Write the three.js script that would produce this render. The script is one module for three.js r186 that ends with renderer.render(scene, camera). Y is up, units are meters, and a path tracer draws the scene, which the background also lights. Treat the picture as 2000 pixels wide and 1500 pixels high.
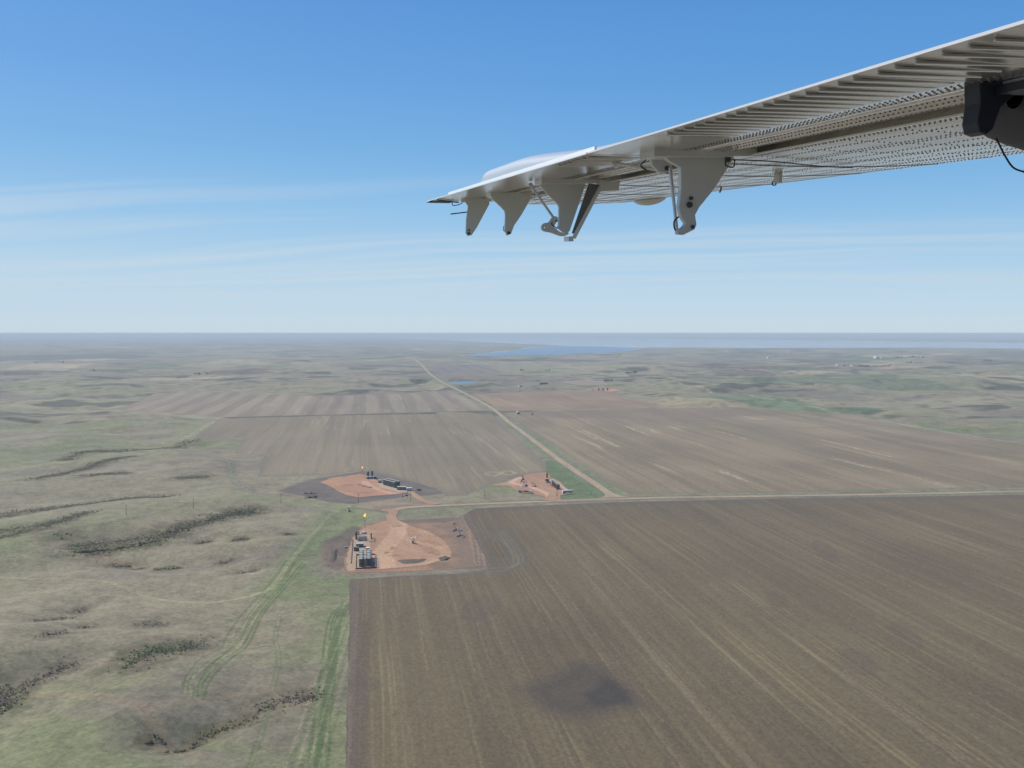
import * as THREE from 'three';
import { mergeGeometries } from 'three/addons/utils/BufferGeometryUtils.js';

// ---------------------------------------------------------------- camera, sky, sun, exposure
const renderer = new THREE.WebGLRenderer({ antialias: true });
renderer.toneMapping = THREE.LinearToneMapping;
renderer.toneMappingExposure = 1.15;
renderer.shadowMap.enabled = true;
const scene = new THREE.Scene();
const camera = new THREE.PerspectiveCamera(45, 4 / 3, 0.1, 200000);
camera.position.set(0, 180, 0);
camera.rotation.x = -Math.atan(99 / (750 / Math.tan(Math.PI / 8)));
const SUN = new THREE.Vector3(-0.59, 0.7, -0.41).normalize();
const sun = new THREE.DirectionalLight(new THREE.Color(1, 0.92, 0.79), 4.9);
sun.position.copy(SUN).multiplyScalar(2000);
sun.castShadow = true;
Object.assign(sun.shadow.camera, { left: -1500, right: 1500, top: 1500, bottom: -1500, near: 1, far: 6000 });
sun.shadow.mapSize.set(4096, 4096);
sun.target.position.set(0, 0, -900);
sun.position.add(sun.target.position);
scene.add(sun, sun.target);
scene.fog = new THREE.FogExp2(new THREE.Color(0.78, 0.925, 1.0), 0.000066);

// ---------------------------------------------------------------- noise and small maths
const clamp = (x, a = 0, b = 1) => (x < a ? a : x > b ? b : x);
const lerp = (a, b, t) => a + (b - a) * t;
const step01 = (a, b, x) => { const t = clamp((x - a) / (b - a)); return t * t * (3 - 2 * t); };
let seed = 12345;
const rnd = () => { seed = (Math.imul(seed, 1664525) + 1013904223) | 0; return (seed >>> 0) / 4294967296; };
const between = (a, b) => a + (b - a) * rnd();
const hash2 = (ix, iy) => { let h = Math.imul(ix, 374761393) ^ Math.imul(iy, 668265263); h = Math.imul(h ^ (h >>> 13), 1274126177); return ((h ^ (h >>> 16)) & 0xffff) / 65535; };
function noise(x, y) {                                   // value noise, -1 to 1
  const ix = Math.floor(x), iy = Math.floor(y), fx = x - ix, fy = y - iy, sx = fx * fx * (3 - 2 * fx), sy = fy * fy * (3 - 2 * fy);
  const a = hash2(ix, iy), b = hash2(ix + 1, iy), c = hash2(ix, iy + 1), d = hash2(ix + 1, iy + 1);
  return (a + (b - a) * sx + (c - a) * sy + (a - b - c + d) * sx * sy) * 2 - 1;
}
const fbm = (x, y, n = 4) => { let s = 0, a = 0.5; for (let i = 0; i < n; i++) { s += a * noise(x, y); x = x * 2.03 + 17.1; y = y * 2.03 - 9.7; a *= 0.5; } return s; };

// ---------------------------------------------------------------- the sky: clear spring day with thin cirrus
{
  const W = 4096, H = 2048, data = new Float32Array(W * H * 4);
  const stops = [[-90, 168, 176, 178], [-1, 200, 216, 226], [0.4, 199, 217, 229], [2, 190, 215, 233], [4.5, 168, 207, 236], [7.5, 141, 193, 236], [11, 116, 177, 231], [15, 98, 161, 226], [20, 84, 147, 218], [32, 62, 118, 198], [60, 46, 92, 172], [90, 40, 82, 158]];
  const lin = (c) => Math.pow((c / 255 + 0.055) / 1.055, 2.4);
  const tone = (e) => { let i = 1; while (i < stops.length - 1 && stops[i][0] < e) i++; const a = stops[i - 1], b = stops[i], t = clamp((e - a[0]) / (b[0] - a[0])); return [1, 2, 3].map((k) => lerp(lin(a[k]), lin(b[k]), t)); };
  for (let row = 0; row < H; row++) {
    const up = ((row + 0.5) / H - 0.5) * Math.PI, y = Math.sin(up), base = tone((up * 180) / Math.PI), cloudy = y > 0 ? step01(0.012, 0.06, y) * (1 - step01(0.085, 0.19, y)) : 0;
    for (let col = 0; col < W; col++) {
      const az = ((col + 0.5) / W - 0.5) * 2 * Math.PI, x = Math.cos(az) * Math.cos(up), z = Math.sin(az) * Math.cos(up);
      const towards = x * SUN.x + y * SUN.y + z * SUN.z, t0 = Math.max(0, towards), glow = lerp(1, 0.87 + 0.15 * t0, step01(0.03, 0.22, up)) + 0.6 * Math.pow(t0, 14), whiten = 0.34 * t0 * t0 * Math.exp(-Math.max(0, up) / 0.3);
      let veil = 0;
      if (cloudy > 0) {
        const k = 1 / (y + 0.045), px = x * k, pz = z * k, a = px * 0.96 + pz * 0.26, b = pz * 0.96 - px * 0.26;
        const bend = fbm(a * 0.22 + 3, b * 0.3, 3) * 1.6;
        const fibre = fbm(a * 0.5 + 70 + bend, b * 9 + bend * 4, 4), streak = 0.35 * fibre + fbm(a * 0.2 + 8 + bend * 0.2, b * 1.9 + bend * 1.3, 5) + 0.5 * fbm(a * 0.35 + 40, b * 5.1 + bend * 3, 4);
        const place = step01(-0.6, 0.15, fbm(a * 0.11 - 5, b * 0.34 + 2, 2));
        veil = cloudy * clamp((step01(-0.25, 0.75, streak) * 0.46 + 0.07) * place) * 0.9;
      }
      const o = (row * W + col) * 4;
      for (let c = 0; c < 3; c++) data[o + c] = lerp(lerp(base[c] * glow, [0.58, 0.7, 0.76][c], whiten), [0.70, 0.78, 0.83][c] * (0.86 + 0.1 * towards), veil);
      data[o + 3] = 1;
    }
  }
  const sky = new THREE.DataTexture(data, W, H, THREE.RGBAFormat, THREE.FloatType);
  sky.mapping = THREE.EquirectangularReflectionMapping;
  sky.magFilter = sky.minFilter = THREE.LinearFilter;
  sky.needsUpdate = true;
  scene.background = sky;
  scene.environment = sky;
  scene.backgroundIntensity = scene.environmentIntensity = 1 / 1.15;
}

// Plan of the place in metres: [x, z] on the ground, x to the east of the aircraft, z negative ahead of it.
const PLAN = {
  nearField: [[-118.8,-669.8],[-91.1,-678.4],[-38.4,-687.2],[-18.7,-697.7],[-22.8,-743.4],[-38.5,-841.4],[-49.3,-911.0],[-36.9,-946.0],[103.8,-980.7],[221.9,-996.0],[572.3,-1027.9],[892.4,-1069.0],[467.1,-375.2],[345.2,-274.7],[-52.1,-274.7],[-68.8,-375.2]],
  westField: [[-618.5,-1947.6],[-403.1,-2021],[-273.0,-2053],[-43.6,-2072],[-14.9,-1796.2],[24.3,-1456.0],[46.7,-1272.1],[45.6,-1205.4],[26.5,-1192.0],[6.4,-1157.6],[-9.3,-1117.4],[-25.7,-1098.3],[-51.2,-1021.4],[-73.9,-1021.4],[-86.9,-1055.0],[-140.1,-1145.3],[-192.4,-1214.5],[-231.4,-1178.9],[-320.5,-1161.8],[-366.6,-1357.9],[-417.5,-1387.1],[-459.5,-1592.6],[-541.7,-1569.4]],
  stripeField: [[-938.8,-2184],[-985.4,-2448],[-1077.0,-2784],[-967.8,-2858],[-785.8,-2784],[-513.0,-2648],[-272.0,-2808],[-191.5,-2909],[-85.5,-2376],[-59.7,-2155],[-277.3,-2086],[-396.8,-2046],[-626.5,-1983.4],[-824.8,-2127]],
  eastField: [[-17.4,-2099],[247.3,-2199],[367.9,-2214],[568.2,-2245],[642.1,-2127],[762.4,-2072],[765.7,-1747.6],[830.7,-1496.6],[922.9,-1105.8],[858.4,-1102.0],[598.9,-1076.2],[350.0,-1048.1],[134.5,-1027.9],[118.0,-1087.1],[65.3,-1469.3],[23.5,-1766.8]],
  pinkField: [[-121.2,-2737],[286.8,-2962],[315.5,-2714],[374.2,-2245],[249.8,-2222],[-17.7,-2134]],
  farField: [[-449.2,-5349],[-180.3,-5438],[-32.8,-4236],[-351.4,-4128]],
  tanField: [[178.4,-3431],[300.4,-3622],[353.3,-3259],[232.0,-3227]],
  nsRoad: [[112.9,-1008.5],[106.0,-1058.4],[94.5,-1133.1],[78.8,-1233.1],[63.3,-1341.0],[48.5,-1456.0],[30.9,-1592.6],[11.6,-1738.3],[-8.4,-1890.7],[-28.7,-2072],[-49.4,-2229],[-72.4,-2376],[-107.3,-2585],[-147.6,-2808],[-195.6,-3074],[-253.5,-3395],[-310.8,-3748],[-358.3,-4076],[-426.6,-4594],[-511.7,-5263],[-606.4,-5934],[-706.4,-6661]],
  ewRoad: [[916.6,-1098.3],[584.3,-1049.8],[400.6,-1027.9],[225.7,-1013.3],[120.0,-1002.2],[55.1,-989.8],[0.0,-977.8],[-53.8,-966.0],[-90.7,-957.3],[-111.0,-948.8],[-124.0,-934.9]],
  padARoad: [[-133.2,-937.7],[-121.6,-932.2],[-118.5,-900.7],[-113.3,-876.0],[-106.5,-852.7]],
  padBRoad: [[-80.7,-966.0],[-95.9,-989.8],[-106.9,-1021.4],[-116.7,-1048.1]],
  padCRoad: [[36.4,-989.8],[42.7,-1008.5],[46.4,-1041.3]],
  padA: [[-124.1,-693.2],[-132.4,-731.4],[-140.3,-805.4],[-137.0,-852.7],[-131.7,-861.9],[-120.0,-885.8],[-114.2,-890.7],[-102.0,-871.3],[-87.1,-848.1],[-71.0,-826.2],[-58.8,-797.3],[-51.4,-766.6],[-49.5,-738.2],[-58.3,-724.7],[-67.7,-711.8],[-86.4,-702.3],[-103.0,-697.7]],
  apronA: [[-125.6,-688.6],[-134.7,-734.8],[-141.0,-809.4],[-139.2,-866.5],[-119.2,-890.7],[-103.7,-885.8],[-84.4,-890.7],[-60.1,-898.2],[-48.4,-895.7],[-38.5,-841.4],[-25.5,-761.1],[-19.4,-708.6],[-77.4,-691.6]],
  padB: [[-231.7,-1113.5],[-226.8,-1145.3],[-192.7,-1178.9],[-178.3,-1153.5],[-157.4,-1109.7],[-132.8,-1065.5],[-114.6,-1044.7],[-128.6,-1031.2],[-142.6,-1024.6],[-168.5,-1008.5],[-187.7,-1027.9],[-210.8,-1076.2]],
  apronB: [[-269.2,-1051.5],[-251.2,-1129.2],[-200.3,-1200.9],[-189.0,-1205.4],[-138.4,-1141.2],[-89.2,-1069.0],[-78.3,-1034.5],[-103.5,-1021.4],[-128.4,-1002.2],[-148.8,-989.8],[-167.8,-971.8],[-197.3,-983.8],[-233.2,-1021.4]],
  sandB: [[-164.8,-954.4],[-159.2,-968.9],[-133.1,-996.0],[-113.7,-1021.4],[-103.5,-1021.4],[-81.2,-971.8],[-105.7,-948.8],[-121.2,-921.5]],
  padC: [[-24.3,-1090.8],[-5.0,-1117.4],[7.7,-1153.5],[26.4,-1187.6],[45.1,-1192.0],[48.1,-1153.5],[57.4,-1121.3],[64.8,-1058.4],[69.1,-1034.5],[53.5,-1021.4],[53.1,-992.9],[38.6,-989.8],[40.3,-1005.4],[29.6,-1021.4],[7.0,-1048.1],[-2.4,-1083.4],[-7.3,-1087.1]],
  vergeC: [[46.7,-1272.1],[56.5,-1303.0],[106.3,-1021.4],[83.6,-1000.6],[55.5,-996.0],[53.5,-1021.4],[69.1,-1034.5],[57.6,-1125.2],[48.9,-1157.6],[45.4,-1200.9]],
  lake: [[-7163,-43576],[-1941.4,-25136],[-450.7,-18151],[736.1,-13611],[233.7,-12097],[-72.1,-9330],[-446.6,-7420],[-207.7,-7097],[286.8,-7420],[1023.1,-8825],[1686.8,-11665],[2253,-11665],[2953,-11262],[5086,-11665],[6009,-10887],[7560,-10535],[11717,-16335],[10015,-18151],[8901,-20421],[8370,-23340],[4916,-29708],[0.0,-49519]],
  bay: [[576.9,-13066],[262.2,-11877],[-50.8,-9198],[-409.7,-7420],[-210.9,-7206],[291.4,-7540],[1027.3,-8946],[1603.8,-11262],[1248.0,-12563]],
  pond: [[-234.2,-3360],[-208.7,-3431],[-162.1,-3449],[-117.6,-3431],[-138.0,-3326],[-181.2,-3276],[-217.4,-3276]],
  greenA: [[-172.8,-702.3],[-176.3,-789.4],[-183.3,-913.6],[-163.9,-948.8],[-144.6,-900.7],[-144.6,-864.2],[-156.8,-779.8],[-164.3,-734.8],[-157.8,-679.8],[-134.1,-665.6],[-119.3,-672.6],[-112.3,-632.4],[-154.3,-626.1],[-173.4,-645.3]],
  greenLine: [[-108.0,-608.1],[-111.6,-585.6],[-98.6,-493.8],[-88.6,-426.6],[-80.3,-375.2],[-70.4,-317.4]],
  greenLine2: [[-108.4,-610.4],[-135.0,-602.3],[-167.2,-596.6]],
  greenTracks: [[-168.6,-718.2],[-167.7,-658.7],[-167.1,-602.3],[-162.2,-545.2],[-158.7,-518.3],[-160.0,-486.2],[-160.9,-464.6],[-155.9,-444.8]],
  duneTrack: [[-420.9,-710.2],[-369.1,-694.7],[-329.2,-684.2],[-295.5,-668.4],[-267.3,-645.3],[-242.9,-628.6],[-222.3,-620.0],[-204.5,-618.8],[-186.6,-628.6],[-173.4,-645.3],[-173.6,-705.5],[-176.3,-789.4],[-178.3,-888.2],[-176.6,-932.2]],
  gullyTrack: [[-554.7,-1469.3],[-485.3,-1387.1],[-417.7,-1319.0],[-379.9,-1242.6],[-354.1,-1161.8],[-314.3,-1065.5],[-287.1,-1031.2]],
  ridgeTrack: [[-505.3,-871.3],[-474.7,-905.8],[-448.0,-946.0],[-405.5,-983.8],[-355.0,-996.0],[-297.6,-1008.5],[-228.7,-977.8],[-193.7,-966.0],[-164.4,-951.6]],
  berm: [[-160.2,-779.8],[-155.0,-793.3],[-143.9,-785.5],[-130.5,-718.2],[-133.0,-699.3],[-142.0,-705.5]],
  darkDirt: [[-158.7,-789.4],[-147.4,-852.7],[-139.6,-848.1],[-138.8,-789.4],[-133.0,-734.8],[-151.3,-785.5]],
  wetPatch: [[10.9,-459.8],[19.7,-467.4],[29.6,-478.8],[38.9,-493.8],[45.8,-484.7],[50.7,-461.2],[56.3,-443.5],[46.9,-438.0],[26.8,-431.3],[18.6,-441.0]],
  headland: [[-120.8,-681.3],[-92.2,-687.2],[-46.4,-691.6],[-15.6,-697.7],[0.0,-705.5],[4.9,-726.4],[0.0,-770.3],[-11.6,-830.5]],
  pitA: [[-92.6,-726.4],[-85.6,-729.7],[-67.0,-731.4],[-69.4,-721.5],[-75.9,-715.0],[-85.5,-715.0]],
  moundA: [[-59.4,-733.1],[-54.7,-741.6],[-48.9,-734.8],[-52.0,-726.4],[-56.7,-724.7]],
  greenStrip: [[-113.6,-926.8],[-105.1,-943.2],[-53.2,-954.4],[-39.6,-948.8],[-58.1,-905.8],[-84.7,-893.2],[-101.5,-888.2]],
  fence: [[-618.5,-1947.6],[-560.0,-1569.4]],
  eastTrack: [[772.2,-2099],[769.8,-1757.1],[834.6,-1503.6],[929.2,-1113.5]],
  greenEast: [[482.6,-2564],[610.4,-2564],[735.5,-2605],[739.2,-2342],[733.1,-2169],[895.3,-2199],[883.4,-2155],[772.2,-2099],[706.9,-2127],[646.4,-2141],[571.3,-2292]],
  tanEast: [[324.2,-2342],[406.6,-2448],[544.7,-2342],[576.1,-2276],[370.4,-2229]],
  paleEast: [[695.5,-2564],[753.4,-2430],[748.1,-2214],[882.9,-2214],[908.3,-2524]],
  greenFar: [[2121,-6400],[2822,-7097],[2943,-6661],[2437,-6044]],
  darkFarL: [[-4206,-7254],[-4068,-8372],[-3200,-8162],[-2915,-6945],[-3679,-6661]],
  thickets: [[21.0,1.6,[[-515.1,-905.8],[-471.6,-940.4],[-435.2,-971.8],[-416.0,-996.0],[-375.1,-1005.4]]],[16.8,1.6,[[-456.3,-801.3],[-423.1,-830.5],[-414.9,-855.0],[-410.9,-885.8]]],[16.8,2.2,[[-402.4,-797.3],[-385.6,-803.3]]],[23.1,2.4,[[-364.0,-766.6],[-353.6,-774.1],[-332.0,-787.5],[-308.7,-807.4],[-300.4,-828.3],[-285.5,-857.2],[-269.9,-888.2],[-256.1,-900.7]]],[7.5,1.3,[[-325.0,-739.9],[-310.0,-741.6]]],[6.0,1.3,[[-301.5,-733.1],[-296.5,-734.8]]],[9.0,1.4,[[-280.3,-721.5],[-262.7,-723.1]]],[9.0,1.2,[[-233.0,-731.4],[-223.6,-738.2]]],[4.5,1.0,[[-212.1,-702.3],[-195.7,-707.0]]],[6.0,1.6,[[-272.4,-793.3],[-262.9,-795.3]]],[6.0,1.8,[[-239.5,-791.4],[-228.9,-791.4]]],[7.5,2.4,[[-198.7,-805.4],[-193.4,-809.4]]],[25.2,1.8,[[-592.4,-1145.3],[-569.6,-1205.4],[-566.2,-1267.1],[-551.8,-1324.4]]],[16.8,1.4,[[-537.6,-1137.2],[-487.8,-1161.8]]],[29.4,1.8,[[-658.2,-1346.6],[-671.0,-1456.0],[-603.6,-1469.3],[-534.8,-1554.2]]],[21.0,1.5,[[-408.3,-1129.2],[-382.2,-1145.3]]],[18.9,1.5,[[-203.8,-486.2],[-204.7,-505.8],[-198.7,-513.2],[-190.1,-516.6],[-182.9,-525.2]]],[7.5,2.4,[[-161.9,-400.8],[-159.5,-403.4]]],[7.5,2.0,[[-148.0,-396.7],[-145.8,-398.3]]],[4.5,2.0,[[-143.3,-406.6],[-142.7,-410.9]]],[7.5,1.3,[[-141.0,-416.4],[-133.4,-422.0],[-122.0,-430.1]]],[14.7,1.2,[[-122.7,-439.8],[-109.2,-447.4],[-96.6,-451.2]]],[6.0,1.0,[[-291.4,-604.6],[-284.3,-606.9]]],[7.5,1.0,[[-272.0,-523.4],[-262.4,-535.9]]],[9.0,1.0,[[-249.4,-461.2],[-243.2,-480.3],[-237.5,-493.8]]],[14.7,2.2,[[-246.8,-435.5],[-255.8,-457.8]]],[6.0,0.9,[[-262.0,-555.7],[-258.3,-558.7]]],[9.0,0.8,[[-232.1,-566.7],[-218.4,-570.8]]],[9.0,0.9,[[-300.4,-572.9],[-282.4,-585.6]]]],
};
const SPOT = {
  tankA: [[-120.7,-735.1],[-119.8,-729.4],[-118.9,-723.9],[-118.1,-718.5],[-117.2,-713.1],[-116.5,-707.8],[-114.7,-735.6],[-113.9,-730.1],[-113.1,-724.4],[-112.4,-719.5],[-111.7,-714.7],[-110.9,-709.4]],
  dikeA: [[-129.6,-755.7],[-120.0,-698.5],[-103.5,-700.8],[-110.1,-745.1]],
  treaterA: [[-129.8,-796.3],[-130.8,-802.3]],
  shedA: [[-128.4,-774.1],[-128.0,-763.9],[-120.5,-764.8]],
  vertA: [[-136.0,-801.3],[-137.3,-819.8]],
  capA: [-123.6,-805.4],
  truckA: [-133.2,-825.1],
  pipeA: [[-138.8,-799.3],[-135.9,-779.8],[-131.5,-752.1],[-126.0,-716.6]],
  rackA: [[-122.7,-802.3],[-120.2,-803.3],[-118.6,-789.4],[-122.5,-789.4]],
  skidA: [[-140.3,-770.3],[-138.7,-771.3]],
  walkA: [[-125.6,-741.6],[-120.2,-741.6]],
  flareA: [-136.2,-850.4],
  flareB: [-191.4,-1178.9],
  jackA: [-84.2,-785.5],
  jacksR: [[-51.5,-839.2],[-46.7,-815.6]],
  jacksL: [[-223.2,-1006.9],[-217.3,-1008.5]],
  jackD: [-164.7,-929.5],
  rowB: [[-181.2,-1092.7],[-176.0,-1083.4],[-172.1,-1081.6],[-167.4,-1074.4],[-164.5,-1072.6]],
  tankB: [[-151.2,-1093.8],[-148.4,-1090.0],[-145.5,-1086.2],[-142.7,-1082.5],[-139.9,-1078.8],[-137.2,-1075.1],[-147.9,-1100.5],[-145.0,-1096.7],[-142.1,-1092.9],[-139.2,-1089.1],[-136.3,-1085.4],[-133.5,-1081.6]],
  shedB: [[-159.3,-1109.7]],
  vertB: [[-180.3,-1153.5],[-175.8,-1157.6]],
  boxB: [[-178.1,-1139.2],[-173.9,-1141.2],[-169.8,-1143.2]],
  longB: [-127.2,-1060.2],
  trailerB: [-118.0,-1055.0],
  truckB: [-106.6,-1055.0],
  gearB: [[-119.8,-1014.9],[-116.8,-1018.1]],
  pipesB: [-211.2,-1157.6],
  vertC: [43.6,-1143.2],
  boxC: [42.7,-1121.3],
  skidC: [43.5,-1109.7],
  tankC: [[48.8,-1090.1],[49.9,-1082.7],[50.9,-1075.5],[52.0,-1068.3],[53.0,-1061.2]],
  trailerC: [62.3,-1032.9],
  jackC: [[14.4,-1081.6],[19.9,-1083.4],[13.2,-1129.2]],
  truckC: [14.4,-1037.9],
  smallC: [[45.7,-1094.5],[46.9,-1079.8]],
  poles: [[-362.9,-864.2],[-312.3,-900.7],[-235.3,-936.3],[-163.4,-977.8],[-113.9,-1005.4],[-108.8,-986.8],[-29.6,-1002.2],[49.8,-1016.5]],
  posts: [[74.2,-1247.4],[88.2,-1166.0],[101.5,-1063.7],[88.7,-1027.9]],
  far: {"whiteHouse":[29.6,-3343],"barn":[117.0,-3413],"hut":[13.7,-2066],"shedHut":[44.4,-2053],"tanksFarA":[-80.6,-2858],"tanksFarA2":[-49.0,-2858],"tanksFarB":[287.8,-2922],"padFarL":[-1055.6,-2935],"flareL":[-998.8,-2935],"tankFarL":[-929.9,-2948],"roofL1":[-1384.7,-4154],"roofL2":[-1295.5,-4170],"padFarR":[991.9,-3118],"town1":[2465,-6277],"town1b":[2479,-6217],"town1c":[2637,-6217],"town2a":[1763.9,-5019],"town2b":[1783.2,-5035],"town2c":[1855.8,-5058],"whiteR":[1942.3,-7020],"sh1":[1201.8,-2784],"dirtL":[-295.1,-2883],"dirtL2":[-263.1,-2935]},
  trees: [[1874.8,-5019],[1897.0,-5019],[1913.6,-5019],[1941.4,-5019],[1989.9,-5058],[2023,-5058],[2070,-5098],[2551,-6158],[2592,-6158],[2730,-6338],[2749,-6301],[2773,-6277],[2433,-5675],[2483,-5675],[2948,-8825],[2800,-7592],[3490,-8372],[3536,-8372],[2670,-8825],[1945.0,-8593],[3032,-5934],[3065,-5934],[501.2,-3977],[534.1,-4026],[860.4,-7420],[163.9,-5934],[48.7,-4408],[-2069,-4594],[-2748,-5349],[-2689,-5531],[-1420.9,-3836],[-1397.4,-3859],[-1385.8,-4076],[-1321.2,-4051],[170.5,-4408],[1502.2,-8372],[-754.6,-7592],[-860.4,-7420],[2585,-8593],[351.0,-3431],[360.5,-3431]],
};

// ---------------------------------------------------------------- helpers for objects
const taken = new Map();
const numbered = (name) => { const n = taken.get(name) ?? 0; taken.set(name, n + 1); return n ? `${name}_${String(n).padStart(3, '0')}` : name; };
const shade = (o) => { o.traverse((m) => { if (m.isMesh) { m.castShadow = true; m.receiveShadow = true; } }); return o; };
function tag(o, label, category, group) { o.userData.label = label; o.userData.category = category; if (group) o.userData.group = group; return o; }
function setting(name, geometry, material) { const m = new THREE.Mesh(geometry, material); m.name = numbered(name); m.userData.kind = 'structure'; m.receiveShadow = true; scene.add(m); return m; }
const flat = (g) => { const n = g.index ? g.toNonIndexed() : g; for (const k of Object.keys(n.attributes)) if (!['position', 'normal', 'uv'].includes(k)) n.deleteAttribute(k); return n; };
const join = (list) => mergeGeometries(list.map(flat));
const bx = (w, h, d, x = 0, y = 0, z = 0, ry = 0, rz = 0) => { const g = new THREE.BoxGeometry(w, h, d); if (rz) g.rotateZ(rz); if (ry) g.rotateY(ry); return g.translate(x, y, z); };   // centred
const cyl = (r0, r1, h, x = 0, y = 0, z = 0, n = 20) => new THREE.CylinderGeometry(r1, r0, h, n).translate(x, y + h / 2, z);       // stands at y
const lying = (r, l, x, y, z, n = 14) => new THREE.CapsuleGeometry(r, l - 2 * r, 4, n).rotateZ(Math.PI / 2).translate(x, y, z);
function bar(a, b, r, n = 6) { const A = new THREE.Vector3(...a), B = new THREE.Vector3(...b), d = B.clone().sub(A), g = new THREE.CylinderGeometry(r, r, d.length(), n); g.applyQuaternion(new THREE.Quaternion().setFromUnitVectors(new THREE.Vector3(0, 1, 0), d.normalize())); return g.translate((A.x + B.x) / 2, (A.y + B.y) / 2, (A.z + B.z) / 2); }
const part = (name, geometries, material, parent) => { const m = new THREE.Mesh(Array.isArray(geometries) ? (geometries.length > 1 ? join(geometries) : geometries[0]) : geometries, material); m.name = name; parent.add(m); return m; };
function thing(name, label, category, x, y, z, turn = 0, group) { const o = new THREE.Group(); o.name = numbered(name); o.position.set(x, y, z); o.rotation.y = turn; tag(o, label, category, group); scene.add(o); return o; }
function copy(o, x, y, z, turn, label, group) { const c = o.clone(); c.userData = { ...o.userData }; c.name = numbered(o.name.replace(/_\d\d\d$/, '')); c.position.set(x, y, z); c.rotation.y = turn ?? o.rotation.y; if (label) c.userData.label = label; if (group) c.userData.group = group; scene.add(c); return c; }
const rgb = (r, g, b) => new THREE.Color().setRGB(r, g, b);
const paint = (r, g, b, roughness = 0.6, metalness = 0) => new THREE.MeshStandardMaterial({ color: rgb(r, g, b), roughness, metalness });

// ---------------------------------------------------------------- the plan drawn as masks, and the lie of the land
// A raster of part of the plan: draw(ctx) works in metres.
function raster(x0, x1, z0, z1, W, H, draw) {
  const c = document.createElement('canvas'); c.width = W; c.height = H;
  const ctx = c.getContext('2d');
  ctx.setTransform(W / (x1 - x0), 0, 0, H / (z1 - z0), (-x0 * W) / (x1 - x0), (-z0 * H) / (z1 - z0));
  ctx.lineJoin = ctx.lineCap = 'round';
  draw(ctx);
  return ctx.getImageData(0, 0, W, H).data;
}
const trace = (ctx, pts, close) => { ctx.beginPath(); pts.forEach(([x, z], i) => (i ? ctx.lineTo(x, z) : ctx.moveTo(x, z))); if (close) ctx.closePath(); };
function softMask(x0, x1, z0, z1, cell, draw, radius) {
  const W = Math.round((x1 - x0) / cell), H = Math.round((z1 - z0) / cell), px = raster(x0, x1, z0, z1, W, H, draw);
  let a = new Float32Array(W * H); for (let i = 0; i < a.length; i++) a[i] = px[i * 4 + 3] / 255;
  const r = Math.max(1, Math.round(radius / cell));
  for (let pass = 0; pass < 2; pass++) for (const [n, m, sn, sm] of [[H, W, W, 1], [W, H, 1, W]]) {
    const b = new Float32Array(W * H);
    for (let i = 0; i < n; i++) { let s = 0; for (let k = -r; k <= r; k++) s += a[i * sn + clamp(k, 0, m - 1) * sm]; for (let j = 0; j < m; j++) { b[i * sn + j * sm] = s / (2 * r + 1); s += a[i * sn + clamp(j + r + 1, 0, m - 1) * sm] - a[i * sn + clamp(j - r, 0, m - 1) * sm]; } }
    a = b;
  }
  return (x, z) => { const u = (x - x0) / cell - 0.5, v = (z - z0) / cell - 0.5, i = Math.floor(u), j = Math.floor(v); if (i < 0 || j < 0 || i >= W - 1 || j >= H - 1) return 0; const fu = u - i, fv = v - j, o = j * W + i; return lerp(lerp(a[o], a[o + 1], fu), lerp(a[o + W], a[o + W + 1], fu), fv); };
}
const level = ['nearField', 'westField', 'stripeField', 'eastField', 'pinkField', 'tanField', 'padA', 'apronA', 'padB', 'apronB', 'sandB', 'padC', 'vergeC', 'greenStrip'];
const levelNear = softMask(-1600, 1600, -4000, 0, 6, (ctx) => {
  ctx.lineWidth = 50; for (const k of level) { trace(ctx, PLAN[k], true); ctx.fill(); ctx.stroke(); }
  ctx.lineWidth = 50; for (const k of ['nsRoad', 'ewRoad', 'padARoad', 'padBRoad', 'padCRoad', 'eastTrack']) { trace(ctx, PLAN[k]); ctx.stroke(); }
  trace(ctx, PLAN.pond, true); ctx.lineWidth = 90; ctx.fill(); ctx.stroke();
}, 24);
const levelFar = softMask(-15000, 15000, -56000, -3000, 100, (ctx) => {
  ctx.lineWidth = 700; trace(ctx, PLAN.lake, true); ctx.fill(); ctx.stroke();
  ctx.lineWidth = 400; trace(ctx, PLAN.farField, true); ctx.fill(); ctx.stroke(); trace(ctx, PLAN.nsRoad); ctx.stroke();
}, 300);
const toLine = (x, z, pts) => { let best = 1e9; for (let i = 1; i < pts.length; i++) { const [ax, az] = pts[i - 1], dx = pts[i][0] - ax, dz = pts[i][1] - az, t = clamp(((x - ax) * dx + (z - az) * dz) / (dx * dx + dz * dz)); best = Math.min(best, Math.hypot(x - ax - t * dx, z - az - t * dz)); } return best; };
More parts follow.
